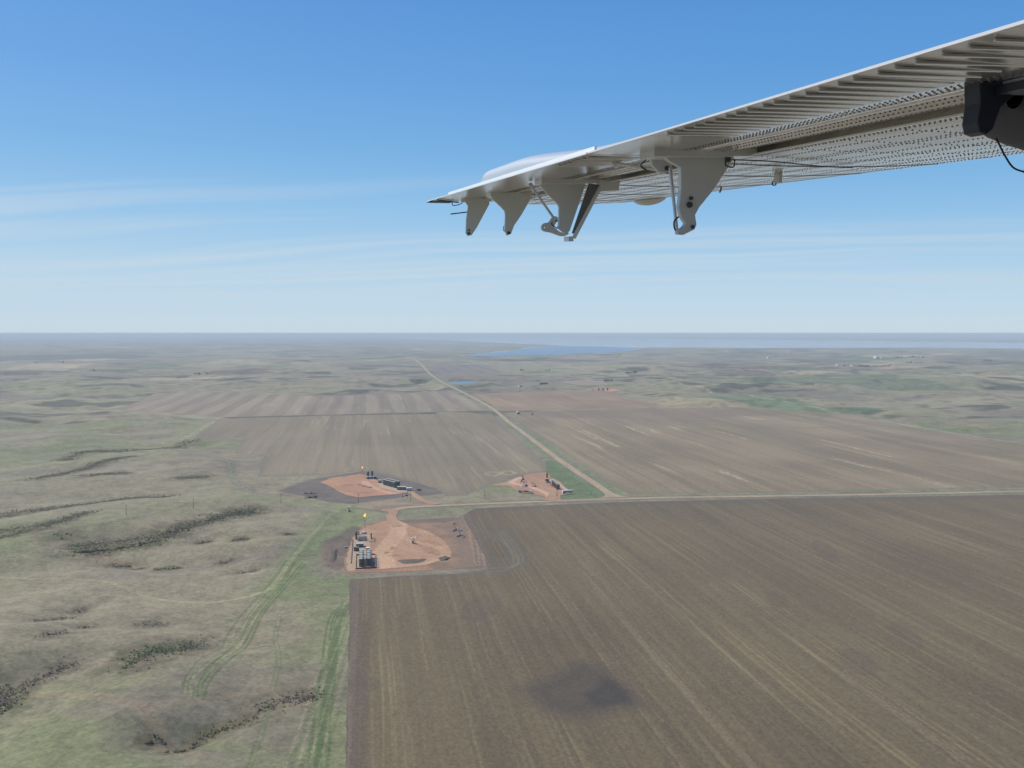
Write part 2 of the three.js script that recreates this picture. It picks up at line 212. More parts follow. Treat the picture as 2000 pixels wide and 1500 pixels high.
function height(x, z) {
  const d = -z;
  let h = 0;
  if (d > 180 && d < 7000) {
    const m = (1 - clamp(levelNear(x, z) * 2.2)) * (d > 3600 ? 1 - clamp(levelFar(x, z) * 2.2) : 1);
    if (m > 0) {
      const roll = fbm(x / 230 + 4.2, z / 180 - 1.3, 3) * 17, knolls = fbm(x / 120 - 8.1, z / 80 + 5, 2) * 2.6;
      let n = roll + knolls;
      if (x < -60 && d < 1700) for (const [w, , pts] of PLAN.thickets) { const [ax, az] = pts[0]; if (Math.abs(x - ax) < 260 && Math.abs(z - az) < 320) { const q = toLine(x, z, pts); if (q < 60) n -= 3 * Math.exp(-((q / (w * 2.2)) ** 2)); } }
      const wide = step01(1500, 3200, d);
      if (wide > 0) n += wide * (fbm(x / 520 + 2, z / 420 + 7, 4) * 26 - Math.max(0, 0.22 - Math.abs(fbm(x / 700 - 3, z / 600 + 1, 3))) * 55);
      h += n * m * step01(180, 420, d) * (1 - step01(4200, 7000, d));
    }
  }
  if (d > 4200) {
    const m = 1 - clamp(levelFar(x, z) * 2.2);
    const away = step01(4200, 7000, d);
    h += m * away * (fbm(x / 1400 + 1, z / 1500, 4) * 26 - Math.max(0, 0.2 - Math.abs(fbm(x / 2100 - 3, z / 2000 + 1, 3))) * 70) * (1 - 0.5 * step01(20000, 40000, d));
    h += step01(44000, 56000, d) * (14 + 40 * step01(-14000, 2000, x)) * (1 + 1.4 * fbm(x / 5200, 3.3, 4));
  }
  return h;
}

// ---------------------------------------------------------------- ground cover painted in plan: grass, low brush, bare soil, wheel tracks
const css = (r, g, b, a = 1) => `rgba(${Math.round(r)},${Math.round(g)},${Math.round(b)},${a})`;   // sRGB of the material itself
function blot(ctx, pts, colour, blur = 0) { for (let i = blur ? 3 : 0; i >= 0; i--) { ctx.globalAlpha = blur ? [1, 0.5, 0.4, 0.3][i] : 1; ctx.fillStyle = ctx.strokeStyle = colour; trace(ctx, pts, true); if (i) { ctx.lineWidth = blur * i * 0.7; ctx.stroke(); } else ctx.fill(); } ctx.globalAlpha = 1; }
function trail(ctx, pts, w, colour, gap = 0) { ctx.strokeStyle = colour; ctx.lineWidth = w; if (!gap) { trace(ctx, pts); ctx.stroke(); return; } for (const s of [-1, 1]) { trace(ctx, pts.map(([x, z], i) => { const a = pts[Math.max(0, i - 1)], b = pts[Math.min(pts.length - 1, i + 1)], l = Math.hypot(b[0] - a[0], b[1] - a[1]) || 1; return [x - (s * gap * (b[1] - a[1])) / l / 2, z + (s * gap * (b[0] - a[0])) / l / 2]; })); ctx.stroke(); } }
const smooth = (pts, n = 8) => { const c = new THREE.CatmullRomCurve3(pts.map(([x, z]) => new THREE.Vector3(x, 0, z)), false, 'centripetal'); return c.getPoints(n * pts.length).map((p) => [p.x, p.z]); };
const nudge = (pts, dx, dz, k = 3) => pts.map(([x, z], i) => [x + dx + k * noise(i * 1.7 + dx, dz), z + dz + k * noise(i * 1.3 - dz, dx + 9)]);
function cover(ctx) {
  const green = css(104, 110, 76, 0.45), deep = css(80, 94, 56, 0.72), straw = css(146, 138, 106, 0.4), brush = css(92, 84, 74, 0.8), soil = css(92, 80, 70, 0.9);
  blot(ctx, PLAN.greenA, css(94, 108, 68, 0.55), 16);
  blot(ctx, PLAN.vergeC, css(80, 98, 62, 0.9), 5);
  blot(ctx, PLAN.greenStrip, css(104, 106, 80, 0.7), 5);
  blot(ctx, PLAN.greenEast, css(84, 104, 72, 0.75), 12); blot(ctx, PLAN.tanEast, css(146, 134, 104, 0.5), 14); blot(ctx, PLAN.paleEast, css(136, 128, 102, 0.4), 20);
  blot(ctx, PLAN.greenFar, css(78, 104, 74, 0.8), 60); blot(ctx, PLAN.darkFarL, css(70, 74, 66, 0.8), 120);
  // verges beside the gravel roads
  trail(ctx, PLAN.nsRoad, 30, css(96, 106, 80, 0.65)); trail(ctx, PLAN.ewRoad, 30, css(98, 100, 80, 0.6)); trail(ctx, PLAN.eastTrack, 14, css(92, 100, 76, 0.7)); trail(ctx, PLAN.eastTrack, 5, css(150, 136, 112, 0.8));
  // brush along the gullies
  PLAN.thickets.forEach(([w, h, pts], t) => {
    seed = 9000 + t * 13;
    const line = smooth(pts, 6), n = Math.round(line.length * 14);
    for (let i = 0; i < n; i++) {
      const q = line[Math.floor(rnd() * line.length)], g = rnd() + rnd() + rnd() - 1.5, x = q[0] + g * w * 1.1 + between(-1, 1) * w * 0.2, z = q[1] + (rnd() + rnd() + rnd() - 1.5) * w * 1.5, near = 1 - Math.min(1, Math.hypot(x - q[0], z - q[1]) / (w * 1.6)), k = rnd();
      ctx.fillStyle = near > 0.45 && h > 1.2 ? (k < 0.6 ? css(74, 80, 50, 0.4) : css(94, 86, 66, 0.4)) : k < 0.6 ? css(104, 94, 76, 0.22) : css(86, 84, 62, 0.22);
      ctx.beginPath(); ctx.ellipse(x, z, between(0.08, 0.3) * w + 0.8, between(0.08, 0.26) * w + 0.8, between(-0.6, 0.6), 0, 7); ctx.fill();
    }
  });
  // bands of green grass, wheel tracks through it
  trail(ctx, smooth(PLAN.greenLine), 11, green); for (const k of [-4.2, -1.4, 0.6, 3.4]) trail(ctx, smooth(nudge(PLAN.greenLine, k, 0, 0.6)), k === 0.6 ? 2.6 : 1.4, css(70, 86, 48, 0.75)); trail(ctx, smooth(PLAN.greenLine2), 7, green);
  for (const dx of [-8, -4, 0, 3, 6]) trail(ctx, smooth(nudge(PLAN.greenTracks, dx, dx * 0.4, 2)), dx ? 1.5 : 2.6, dx % 3 ? deep : css(72, 88, 50, 0.75));
  for (const dx of [-3, 1.5]) trail(ctx, smooth(nudge(PLAN.greenTracks, dx, 0, 1)), 0.9, straw, 2);
  for (let i = 0; i < 8; i++) { const x = -112 + i * 2.3; trail(ctx, smooth([[x, -676], [x + between(-1, 1) + 2, -600], [x + 8, -500], [x + 16, -400], [x + 24, -310]]), 0.8, i % 2 ? deep : straw); }
  trail(ctx, smooth([[-150, -590], [-140, -540], [-128, -500], [-120, -450], [-112, -400], [-105, -340]]), 0.8, deep, 2.2);
  trail(ctx, smooth([[-180, -480], [-150, -486], [-125, -492], [-108, -480]]), 3, green);
  trail(ctx, smooth(PLAN.duneTrack), 3.4, css(150, 140, 108, 0.25)); trail(ctx, smooth(PLAN.duneTrack), 0.9, css(156, 144, 110, 0.42), 2);
  trail(ctx, smooth(PLAN.ridgeTrack), 12, css(104, 112, 80, 0.5)); trail(ctx, smooth(PLAN.ridgeTrack), 2, css(150, 138, 110, 0.5), 9);
  trail(ctx, smooth(PLAN.gullyTrack), 9, css(94, 96, 76, 0.75)); trail(ctx, smooth(PLAN.gullyTrack), 2.5, css(128, 124, 100, 0.7));
  trail(ctx, PLAN.fence, 9, css(154, 146, 118, 0.7)); trail(ctx, PLAN.fence, 2.5, css(84, 84, 64, 0.8));
  blot(ctx, PLAN.darkDirt, css(84, 74, 66, 0.75), 6); blot(ctx, PLAN.berm, css(98, 84, 72, 0.9), 4);
  // cut banks and bare earth in the lower pasture
  for (const [x, z] of [[-330, -752], [-318, -746], [-345, -748], [-210, -790], [-265, -800], [-300, -742]]) { ctx.fillStyle = css(140, 112, 88, 0.3); ctx.beginPath(); ctx.ellipse(x, z, between(8, 18), between(1.5, 4), 0.15, 0, 7); ctx.fill(); }
  trail(ctx, smooth([[-240, -455], [-205, -444], [-175, -428], [-150, -400], [-135, -385]]), 8, css(136, 120, 94, 0.28));
  trail(ctx, smooth([[-175, -428], [-162, -437], [-140, -452], [-120, -462]]), 5, css(136, 118, 94, 0.3));
  // far roads, strip fields and cattle ground out towards the lake
  for (const [x0, z0, x1, z1] of [[-2600, -3700, 2400, -4480], [-3400, -5300, 3600, -6400], [-700, -6500, -1500, -11500], [900, -1000, 300, -5000]]) trail(ctx, [[x0, z0], [x1, z1]], z0 < -5000 ? 14 : 8, css(158, 148, 126, 0.6));
  seed = 77;
  for (let i = 0; i < 260; i++) {
    const d = between(3300, 15000), a = between(-0.62, 0.62), x = a * d, w = between(90, 420), l = between(140, 700), k = rnd(), z = -d;
    if (toLine(x, z, PLAN.nsRoad) < w / 2 + 160 || levelFar(x, z) > 0.02) continue;
    ctx.save(); ctx.transform(0.987, -0.158, 0.158, 0.987, x, z);
    ctx.fillStyle = k < 0.3 ? css(90, 78, 68, 0.65) : k < 0.5 ? css(84, 98, 68, 0.65) : k < 0.72 ? css(160, 146, 116, 0.6) : k < 0.86 ? css(112, 96, 84, 0.7) : css(66, 68, 54, 0.65);
    ctx.fillRect(-w / 2, -l / 2, w, l); ctx.restore();
  }
  // red scoria well pads far off
  for (const [k, w, l] of [['tanksFarA', 70, 60], ['tanksFarB', 90, 110], ['padFarL', 90, 90], ['padFarR', 70, 90], ['dirtL', 40, 50], ['dirtL2', 40, 60]]) { const [x, z] = SPOT.far[k]; ctx.save(); ctx.transform(0.987, -0.158, 0.158, 0.987, x, z); ctx.fillStyle = css(168, 120, 96, 0.9); ctx.fillRect(-w / 2, -l / 2, w, l); ctx.restore(); }
}
const srgbLin = new Float32Array(256).map((_, i) => { const c = i / 255; return c <= 0.04045 ? c / 12.92 : Math.pow((c + 0.055) / 1.055, 2.4); });
const toByte = (v) => { v = clamp(v); return Math.round(255 * (v <= 0.0031308 ? 12.92 * v : 1.055 * Math.pow(v, 1 / 2.4) - 0.055)); };
// A colour texture of the rectangle x0..x1, z0..z1: tone(x, z, out) gives the bare cover, draw(ctx) what lies on it; the edges of what lies on it are frayed by noise.
function coverTexture(x0, x1, z0, z1, W, H, tone, draw, fray) {
  const over = raster(x0, x1, z0, z1, W, H, draw), data = new Uint8Array(W * H * 4), c = [0, 0, 0], dx = (x1 - x0) / W, dz = (z1 - z0) / H;
  for (let j = 0; j < H; j++) for (let i = 0; i < W; i++) {
    const x = x0 + (i + 0.5) * dx, z = z0 + (j + 0.5) * dz, o = (j * W + i) * 4;
    const lum = tone(x, z, c);
    const sx = clamp(Math.round(i + (fray * noise(x / fray / 1.7, z / fray / 1.7) + fray * 0.5 * noise(x / fray * 2.1, z / fray * 2.1)) / dx), 0, W - 1), sz = clamp(Math.round(j + (fray * noise(x / fray / 1.7 + 50, z / fray / 1.7) + fray * 0.5 * noise(x / fray * 2.1 + 9, z / fray * 2.1)) / dz), 0, H - 1), q = (sz * W + sx) * 4, a = over[q + 3] / 255;
    for (let k = 0; k < 3; k++) data[o + k] = toByte(lerp(c[k], srgbLin[over[q + k]] * lum, a));
    data[o + 3] = 255;
  }
  const t = new THREE.DataTexture(data, W, H); t.colorSpace = THREE.SRGBColorSpace; t.magFilter = THREE.LinearFilter; t.minFilter = THREE.LinearFilter; t.needsUpdate = true;
  return t;
}
const GRASS = [[0.18, 0.162, 0.1], [0.14, 0.158, 0.072], [0.15, 0.128, 0.094], [0.212, 0.19, 0.12]];       // dry grass, new growth, grey brush, straw
function pastureTone(fine) {
  return (x, z, c) => {
    const wx = x + 30 * noise(x / 70, z / 70), wz = z + 30 * noise(x / 70 + 31, z / 70);
    const g = step01(-0.18, 0.32, fbm(wx / 240 + 2, wz / 190, 4) + 0.16 * step01(-900, -450, z)), b = step01(0.02, 0.3, fbm(wx / 120 - 9, wz / 60 + 4, 4)), s = step01(0.08, 0.36, fbm(wx / 95 + 20, wz / 70, 4));
    let lum = 1 + 0.3 * fbm(x / (9 * fine), z / (9 * fine), 3) + 0.2 * noise(x / (2.1 * fine), z / (2.1 * fine)) + 0.2 * noise(x / (0.8 * fine) + 7, z / (0.8 * fine));
    for (let k = 0; k < 3; k++) { let v = lerp(GRASS[0][k], GRASS[1][k], g * 0.9); v = lerp(v, GRASS[2][k], b * 0.75); v = lerp(v, GRASS[3][k], s * 0.5); c[k] = v * lum; }
    return lum;
  };
}
function farTone(fine) {
  return (x, z, c) => {
    const g = step01(-0.15, 0.3, fbm(x / 900 + 2, z / 1300, 4)), b = step01(0.04, 0.22, fbm(x / 420 - 9, z / 340 + 4, 5)), s = step01(0.02, 0.34, fbm(x / 700 + 20, z / 900, 4)), dark = step01(0.16, 0.28, fbm(x / 190 + 3, z / 150 - 6, 4)), speck = step01(0.2, 0.34, fbm(x / (26 * Math.max(1, fine * 0.5)) + 11, z / (40 * Math.max(1, fine * 0.5)), 3));
    const lum = 1 - 0.3 * speck + 0.34 * fbm(x / (20 * fine), z / (26 * fine), 3) + 0.14 * noise(x / (3 * fine), z / (3 * fine));
    for (let k = 0; k < 3; k++) { let v = lerp(GRASS[0][k], GRASS[1][k], g * 0.35) * 1.1; v = lerp(v, GRASS[2][k], b * 0.85); v = lerp(v, GRASS[3][k] * 1.15, s * 0.6); v = lerp(v, [0.055, 0.058, 0.036][k], dark * 0.85); c[k] = v * lum; }
    return lum;
  };
}
const earth = (map) => new THREE.MeshStandardMaterial({ map, roughness: 1, metalness: 0 });

// the ground: one sheet out to the horizon, its cover drawn finer towards the aircraft
{
  const run = (list) => { const out = [list[0][0]]; for (let i = 1; i < list.length; i++) { const [to, stepLength] = list[i], from = list[i - 1][0], n = Math.max(1, Math.round(Math.abs(to - from) / stepLength)); for (let k = 1; k <= n; k++) out.push(from + ((to - from) * k) / n); } return out; };
  const X = run([[-60000], [-12000, 1500], [-3400, 200], [-1400, 40], [-480, 14], [-60, 5], [40, 14], [1400, 30], [3400, 40], [12000, 200], [60000, 1500]]);
  const Z = run([[-62000], [-16000, 450], [-5000, 75], [-1950, 22], [-950, 9], [-250, 5], [1000, 125], [60000, 3000]]);
  const tiles = [
    { r: [-480, -60, -950, -250], size: [1024, 1706], tone: pastureTone(1), fray: 0.6 },
    { r: [-1400, 1400, -1950, -250], size: [2048, 1244], tone: pastureTone(1.5), fray: 2.6 },
    { r: [-3400, 3400, -5000, -1950], size: [2048, 1024], tone: farTone(1.2), fray: 7 },
    { r: [-12000, 12000, -16000, -5000], size: [2048, 1024], tone: farTone(4), fray: 20 },
    { r: [-60000, 60000, -62000, -16000], size: [1536, 700], tone: farTone(16), fray: 120 },
    { r: [-60000, 60000, -62000, 60000], size: [512, 512], tone: farTone(40), fray: 300 },
  ];
  const nx = X.length, nz = Z.length, pos = new Float32Array(nx * nz * 3), Hh = new Float32Array(nx * nz);
  for (let j = 0; j < nz; j++) for (let i = 0; i < nx; i++) { const o = j * nx + i; Hh[o] = height(X[i], Z[j]); pos.set([X[i], Hh[o], Z[j]], o * 3); }
  const nor = new Float32Array(nx * nz * 3);
  for (let j = 0; j < nz; j++) for (let i = 0; i < nx; i++) {
    const a = Math.max(0, i - 1), b = Math.min(nx - 1, i + 1), c = Math.max(0, j - 1), d = Math.min(nz - 1, j + 1);
    const gx = (Hh[j * nx + b] - Hh[j * nx + a]) / (X[b] - X[a]), gz = (Hh[d * nx + i] - Hh[c * nx + i]) / (Z[d] - Z[c]), l = Math.hypot(gx, 1, gz);
    nor.set([-gx / l, 1 / l, -gz / l], (j * nx + i) * 3);
  }
  const lists = tiles.map(() => []);
  for (let j = 0; j < nz - 1; j++) for (let i = 0; i < nx - 1; i++) {
    const cx = (X[i] + X[i + 1]) / 2, cz = (Z[j] + Z[j + 1]) / 2, t = tiles.findIndex(({ r }) => cx > r[0] && cx < r[1] && cz > r[2] && cz < r[3]);
    lists[t].push(j * nx + i, (j + 1) * nx + i, j * nx + i + 1, j * nx + i + 1, (j + 1) * nx + i, (j + 1) * nx + i + 1);
  }
  tiles.forEach(({ r, size, tone, fray }, t) => {
    const used = new Map(), P = [], N = [], U = [], I = [];
    for (const v of lists[t]) { let n = used.get(v); if (n === undefined) { n = used.size; used.set(v, n); P.push(pos[v * 3], pos[v * 3 + 1], pos[v * 3 + 2]); N.push(nor[v * 3], nor[v * 3 + 1], nor[v * 3 + 2]); U.push((pos[v * 3] - r[0]) / (r[1] - r[0]), (pos[v * 3 + 2] - r[2]) / (r[3] - r[2])); } I.push(n); }
    const g = new THREE.BufferGeometry();
    g.setAttribute('position', new THREE.Float32BufferAttribute(P, 3)); g.setAttribute('normal', new THREE.Float32BufferAttribute(N, 3)); g.setAttribute('uv', new THREE.Float32BufferAttribute(U, 2)); g.setIndex(I);
    setting('ground', g, earth(coverTexture(...r, ...size, tone, cover, fray)));
  });
}

// ---------------------------------------------------------------- flat sheets laid on the ground: fields, aprons, pads, roads, water
const AZ = Math.atan2(0.158, 0.987), EX = [0.987, -0.158], NX = [-0.158, -0.987];         // the section lines: across (east) and along (north)
function ragged(pts, stepLength, amp) {
  const out = [];
  pts.forEach((a, i) => { const b = pts[(i + 1) % pts.length], l = Math.hypot(b[0] - a[0], b[1] - a[1]), n = Math.max(1, Math.round(l / stepLength)); for (let k = 0; k < n; k++) { const x = lerp(a[0], b[0], k / n), z = lerp(a[1], b[1], k / n), s = stepLength * 2; out.push([x + amp * (noise(x / s, z / s) + 0.6 * noise(x / s * 3, z / s * 3)), z + amp * (noise(x / s + 40, z / s) + 0.6 * noise(x / s * 3 + 40, z / s * 3))]); } });
  return out;
}
function sheet(name, pts, y, tone, draw, size, fray = 1.5, label) {
  const shape = new THREE.Shape(pts.map(([x, z]) => new THREE.Vector2(x, -z))), g = new THREE.ShapeGeometry(shape).rotateX(-Math.PI / 2).translate(0, y, 0);
  const E = pts.map(([x, z]) => x * EX[0] + z * EX[1]), N = pts.map(([x, z]) => x * NX[0] + z * NX[1]), e0 = Math.min(...E), e1 = Math.max(...E), n0 = Math.min(...N), n1 = Math.max(...N);
  const p = g.attributes.position, uv = new Float32Array(p.count * 2);
  for (let i = 0; i < p.count; i++) { const x = p.getX(i), z = p.getZ(i); uv[i * 2] = (x * EX[0] + z * EX[1] - e0) / (e1 - e0); uv[i * 2 + 1] = (x * NX[0] + z * NX[1] - n0) / (n1 - n0); }
  g.setAttribute('uv', new THREE.BufferAttribute(uv, 2));
  const W = Math.min(2048, Math.max(64, Math.round((e1 - e0) / size[0]))), H = Math.min(2048, Math.max(64, Math.round((n1 - n0) / size[1])));
  const map = coverTexture(e0, e1, n0, n1, W, H, tone, (ctx) => { if (draw) { ctx.transform(EX[0], NX[0], EX[1], NX[1], 0, 0); draw(ctx); } }, fray);
  const m = setting(name, g, earth(map)); if (label) m.userData.label = label;
  return m;
}
// drilled or ploughed land: e runs across the rows, n along them
function rows(a, b, strawColour, { fine = 1.6, bands = 0, amount = 1, patch = 0.3 } = {}) {
  return (e, n, c) => {
    e += 1.6 * noise(n / 160, e / 300) + 0.5 * noise(n / 37, e / 90);
    const row = 0.55 * noise(e / fine, n / 190) + 0.5 * noise(e / (fine * 3.3) + 5, n / 260) + 0.45 * noise(e / (fine * 11), n / 420 + 3), p = fbm(e / 110, n / 130 + 6, 4), grain = 0.2 * noise(e / 0.9, n / 1.7) + 0.16 * noise(e / 0.5 + 4, n / 0.7);
    let t = clamp(0.5 + (0.5 * row + patch * 1.6 * p + 0.5 * grain) * amount);
    if (bands) t = clamp(t * 0.62 + 0.38 * step01(-0.25, 0.25, Math.sin((e / bands) * Math.PI * 2 + 1.2 * noise(e / bands / 3, n / 900)) + 0.5 * noise(e / 14, n / 300)));
    const s = step01(0.42, 0.95, noise(e / (fine * 0.8) + 31, n / 120) * 0.6 + noise(e / (fine * 7) - 12, n / 240) * 0.5 + 0.25 * p) * 0.85, lum = 1 + grain * 0.8;
    for (let k = 0; k < 3; k++) c[k] = lerp(lerp(a[k], b[k], t), strawColour[k], s) * lum;
    return lum;
  };
}
const dirt = (a, b, scale = 14) => (e, n, c) => { const t = clamp(0.5 + 1.1 * fbm(e / scale, n / scale, 4)), lum = 1 + 0.2 * noise(e / 1.1, n / 1.1) + 0.14 * noise(e / 0.5, n / 0.5 + 9); for (let k = 0; k < 3; k++) c[k] = lerp(a[k], b[k], t) * lum; return lum; };
const edgeDraw = (pts, w, colour) => (ctx) => { ctx.strokeStyle = colour; for (const k of [1, 0.6, 0.3]) { ctx.lineWidth = w * k; trace(ctx, pts, true); ctx.stroke(); } };

sheet('ploughed_field', ragged(PLAN.nearField, 9, 0.7), 0.06, rows([0.082, 0.063, 0.034], [0.126, 0.097, 0.050], [0.180, 0.142, 0.073]), (ctx) => {
  edgeDraw(PLAN.nearField, 20, css(88, 78, 68, 0.35))(ctx);
  for (const k of [22, 16, 10, 5]) trail(ctx, smooth(PLAN.headland), k, css(84, 76, 66, 0.3));
  for (const k of [-6, -2, 3, 7]) trail(ctx, smooth(nudge(PLAN.headland, k * 0.5, -k, 1)), 1.2, css(112, 112, 84, 0.5));
  trail(ctx, PLAN.ewRoad.map(([x, z]) => [x, z + 26]), 30, css(80, 72, 64, 0.4));
  seed = 61; ctx.lineCap = 'butt';
  for (let i = 0; i < 1100; i++) {
    const e = between(-30, 1000), n0 = between(270, 950), l = between(40, 330), w = between(0.35, 0.85), at = (n) => { const q = e + 1.6 * noise(n / 160, 3) + 0.5 * noise(n / 40, e); return [q * EX[0] + n * NX[0], q * EX[1] + n * NX[1]]; }, k = rnd();
    const pts = []; for (let j = 0; j <= 8; j++) pts.push(at(n0 + (l * j) / 8));
    trail(ctx, pts, w, k < 0.45 ? css(150, 136, 110, between(0.1, 0.3)) : k < 0.75 ? css(76, 68, 58, between(0.15, 0.45)) : css(96, 94, 70, between(0.15, 0.4)), i % 6 ? 0 : 2.2);
  }
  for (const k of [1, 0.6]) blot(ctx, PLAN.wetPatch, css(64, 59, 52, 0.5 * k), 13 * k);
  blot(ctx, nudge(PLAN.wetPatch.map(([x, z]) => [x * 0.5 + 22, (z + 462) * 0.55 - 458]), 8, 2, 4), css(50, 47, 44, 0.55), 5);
  for (const [x, z, r, w] of [[190, -500, 22, 10], [235, -545, 26, 8], [180, -620, 20, 7], [-95, -470, 14, 30], [-20, -600, 30, 12], [260, -760, 40, 9]]) { ctx.fillStyle = css(76, 68, 60, 0.3); ctx.beginPath(); ctx.ellipse(x, z, w, r, 0.16, 0, 7); ctx.fill(); }
}, [0.5, 0.42], 0.7);
sheet('ploughed_field', ragged(PLAN.westField, 14, 1.4), 0.07, rows([0.139, 0.114, 0.073], [0.206, 0.172, 0.107], [0.251, 0.212, 0.134], { fine: 3, patch: 0.22 }), (ctx) => {
  edgeDraw(PLAN.westField, 16, css(100, 96, 84, 0.3))(ctx);
  for (const [x, z] of [[-25, -1180], [-5, -1190]]) { ctx.strokeStyle = css(160, 152, 124, 0.6); ctx.lineWidth = 4; ctx.beginPath(); ctx.ellipse(x, z, 8, 16, 0, 0, 7); ctx.stroke(); }
  for (let i = 0; i < 9; i++) { const e = -430 + i * 62 + between(-15, 15); trail(ctx, [[e * 0.987 + 150, -e * 0.158 - 900], [e * 0.987 - 50, -e * 0.158 - 2150]], 1.6, css(90, 90, 74, 0.45), 3); }
}, [0.8, 1.2], 3);
sheet('striped_field', ragged(PLAN.stripeField, 18, 2), 0.08, rows([0.133, 0.105, 0.073], [0.240, 0.200, 0.138], [0.265, 0.222, 0.153], { fine: 5, bands: 62, patch: 0.15 }), edgeDraw(PLAN.stripeField, 12, css(112, 106, 88, 0.2)), [1.1, 2], 4);
sheet('stubble_field', ragged(PLAN.eastField, 14, 1.4), 0.09, rows([0.144, 0.115, 0.069], [0.223, 0.180, 0.109], [0.312, 0.253, 0.158], { fine: 4, amount: 1.25, patch: 0.3 }), (ctx) => {
  edgeDraw(PLAN.eastField, 18, css(104, 102, 80, 0.35))(ctx);
  trail(ctx, smooth([[120, -2200], [260, -1960], [420, -1900], [640, -1950], [700, -2050]]), 16, css(96, 102, 74, 0.5));
  trail(ctx, smooth([[700, -1800], [560, -1760], [420, -1800], [330, -1900]]), 14, css(98, 100, 76, 0.45));
  for (let i = 0; i < 60; i++) { const e = between(80, 900), n0 = between(980, 1900), l = between(60, 260); trail(ctx, smooth([[e * EX[0] + n0 * NX[0], e * EX[1] + n0 * NX[1]], [e * EX[0] + (n0 + l / 2) * NX[0] + between(-3, 3), e * EX[1] + (n0 + l / 2) * NX[1]], [e * EX[0] + (n0 + l) * NX[0] + between(-5, 5), e * EX[1] + (n0 + l) * NX[1]]]), between(2, 6), i % 3 ? css(112, 112, 82, 0.4) : css(176, 162, 130, 0.45)); }
  for (const k of [1, 0.5]) blot(ctx, [[10, -2210], [370, -2220], [520, -2180], [600, -2050], [300, -1960], [100, -1990]], css(112, 96, 84, 0.42 * k), 30 * k);
}, [0.8, 1.3], 4);
sheet('stubble_field', ragged(PLAN.pinkField, 18, 2), 0.1, rows([0.174, 0.122, 0.079], [0.236, 0.170, 0.107], [0.286, 0.218, 0.132], { fine: 6, patch: 0.4 }), edgeDraw(PLAN.pinkField, 14, css(120, 108, 84, 0.4)), [1.2, 2], 5);
sheet('striped_field', ragged(PLAN.farField, 40, 5), 0.4, rows([0.113, 0.095, 0.081], [0.178, 0.150, 0.121], [0.202, 0.175, 0.138], { fine: 9, bands: 70, patch: 0.15 }), null, [2.5, 5], 8);
sheet('straw_field', ragged(PLAN.tanField, 22, 3), 0.3, rows([0.194, 0.150, 0.113], [0.251, 0.206, 0.154], [0.324, 0.269, 0.211], { fine: 6, bands: 60, patch: 0.2 }), null, [1.5, 3], 5);

sheet('bare_soil', ragged(PLAN.apronA, 5, 0.7), 0.13, dirt([0.155, 0.108, 0.07], [0.24, 0.152, 0.092]), (ctx) => {
  trail(ctx, [[-141, -691], [-100, -695], [-22, -700]], 7, css(150, 108, 84, 0.6));
  blot(ctx, [[-108, -888], [-60, -902], [-45, -900], [-62, -878], [-95, -875]], css(92, 82, 74, 0.7), 5); blot(ctx, [[-46, -898], [-62, -850], [-46, -790], [-40, -715], [-22, -702], [-40, -800]], css(112, 94, 78, 0.6), 5);
  for (let i = 0; i < 7; i++) trail(ctx, smooth([[-42 + i * 3, -880 + i * 2], [-36 + i * 2.4, -800], [-28 + i * 1.6, -712]]), 1.1, i % 2 ? css(84, 74, 66, 0.6) : css(140, 128, 108, 0.5));
}, [0.4, 0.5], 1.2);
sheet('bare_soil', ragged(PLAN.apronB, 6, 0.9), 0.13, dirt([0.088, 0.076, 0.063], [0.131, 0.109, 0.088]), null, [0.5, 0.7], 1.5);
sheet('sand', ragged(PLAN.sandB, 6, 0.9), 0.17, dirt([0.164, 0.131, 0.091], [0.246, 0.190, 0.132]), (ctx) => { trail(ctx, smooth([[-150, -950], [-125, -960], [-100, -985], [-90, -1010]]), 2, css(128, 116, 84, 0.6), 4); blot(ctx, [[-112, -1010], [-100, -990], [-108, -980], [-128, -985]], css(110, 106, 78, 0.5), 5); }, [0.4, 0.6], 1.4);
const SCORIA = dirt([0.265, 0.155, 0.088], [0.345, 0.215, 0.128], 18);
sheet('well_pad', ragged(PLAN.padA, 5, 0.9), 0.27, SCORIA, (ctx) => {
  trail(ctx, smooth([[-108, -880], [-104, -840], [-104, -800], [-106, -750], [-98, -712]]), 16, css(188, 158, 126, 0.4));
  trail(ctx, smooth([[-106, -860], [-90, -800], [-62, -770], [-54, -745], [-68, -716], [-100, -704]]), 8, css(190, 158, 124, 0.28));
  trail(ctx, [[-130, -812], [-128, -760], [-126, -702]], 16, css(160, 146, 122, 0.5));
  for (const [x, z, a, b] of [[-100, -768, 2, 6], [-103, -752, 2.4, 4], [-94, -742, 5, 3], [-66, -752, 2, 3], [-62, -746, 2, 2], [-86, -700, 9, 2]]) { ctx.fillStyle = css(112, 84, 66, 0.6); ctx.beginPath(); ctx.ellipse(x, z, a, b, 0, 0, 7); ctx.fill(); }
  for (const k of [-4, 0, 5]) trail(ctx, smooth(nudge([[-110, -880], [-104, -820], [-92, -770], [-70, -742], [-90, -708]], k, k, 2)), 0.7, css(164, 130, 104, 0.7), 2);
}, [0.25, 0.4], 1);
sheet('well_pad', ragged(PLAN.padB, 6, 1), 0.27, dirt([0.285, 0.15, 0.084], [0.36, 0.205, 0.12], 20), (ctx) => { trail(ctx, smooth([[-118, -1015], [-140, -1040], [-165, -1080], [-180, -1120]]), 9, css(196, 160, 132, 0.4)); blot(ctx, [[-150, -1100], [-130, -1075], [-122, -1050], [-128, -1046], [-150, -1075], [-160, -1105]], css(158, 150, 132, 0.6), 4); for (const [x, z] of [[-185, -1050], [-195, -1095], [-170, -1040]]) { ctx.fillStyle = css(128, 92, 70, 0.6); ctx.beginPath(); ctx.ellipse(x, z, 9, 5, 0, 0, 7); ctx.fill(); } }, [0.3, 0.5], 1.3);
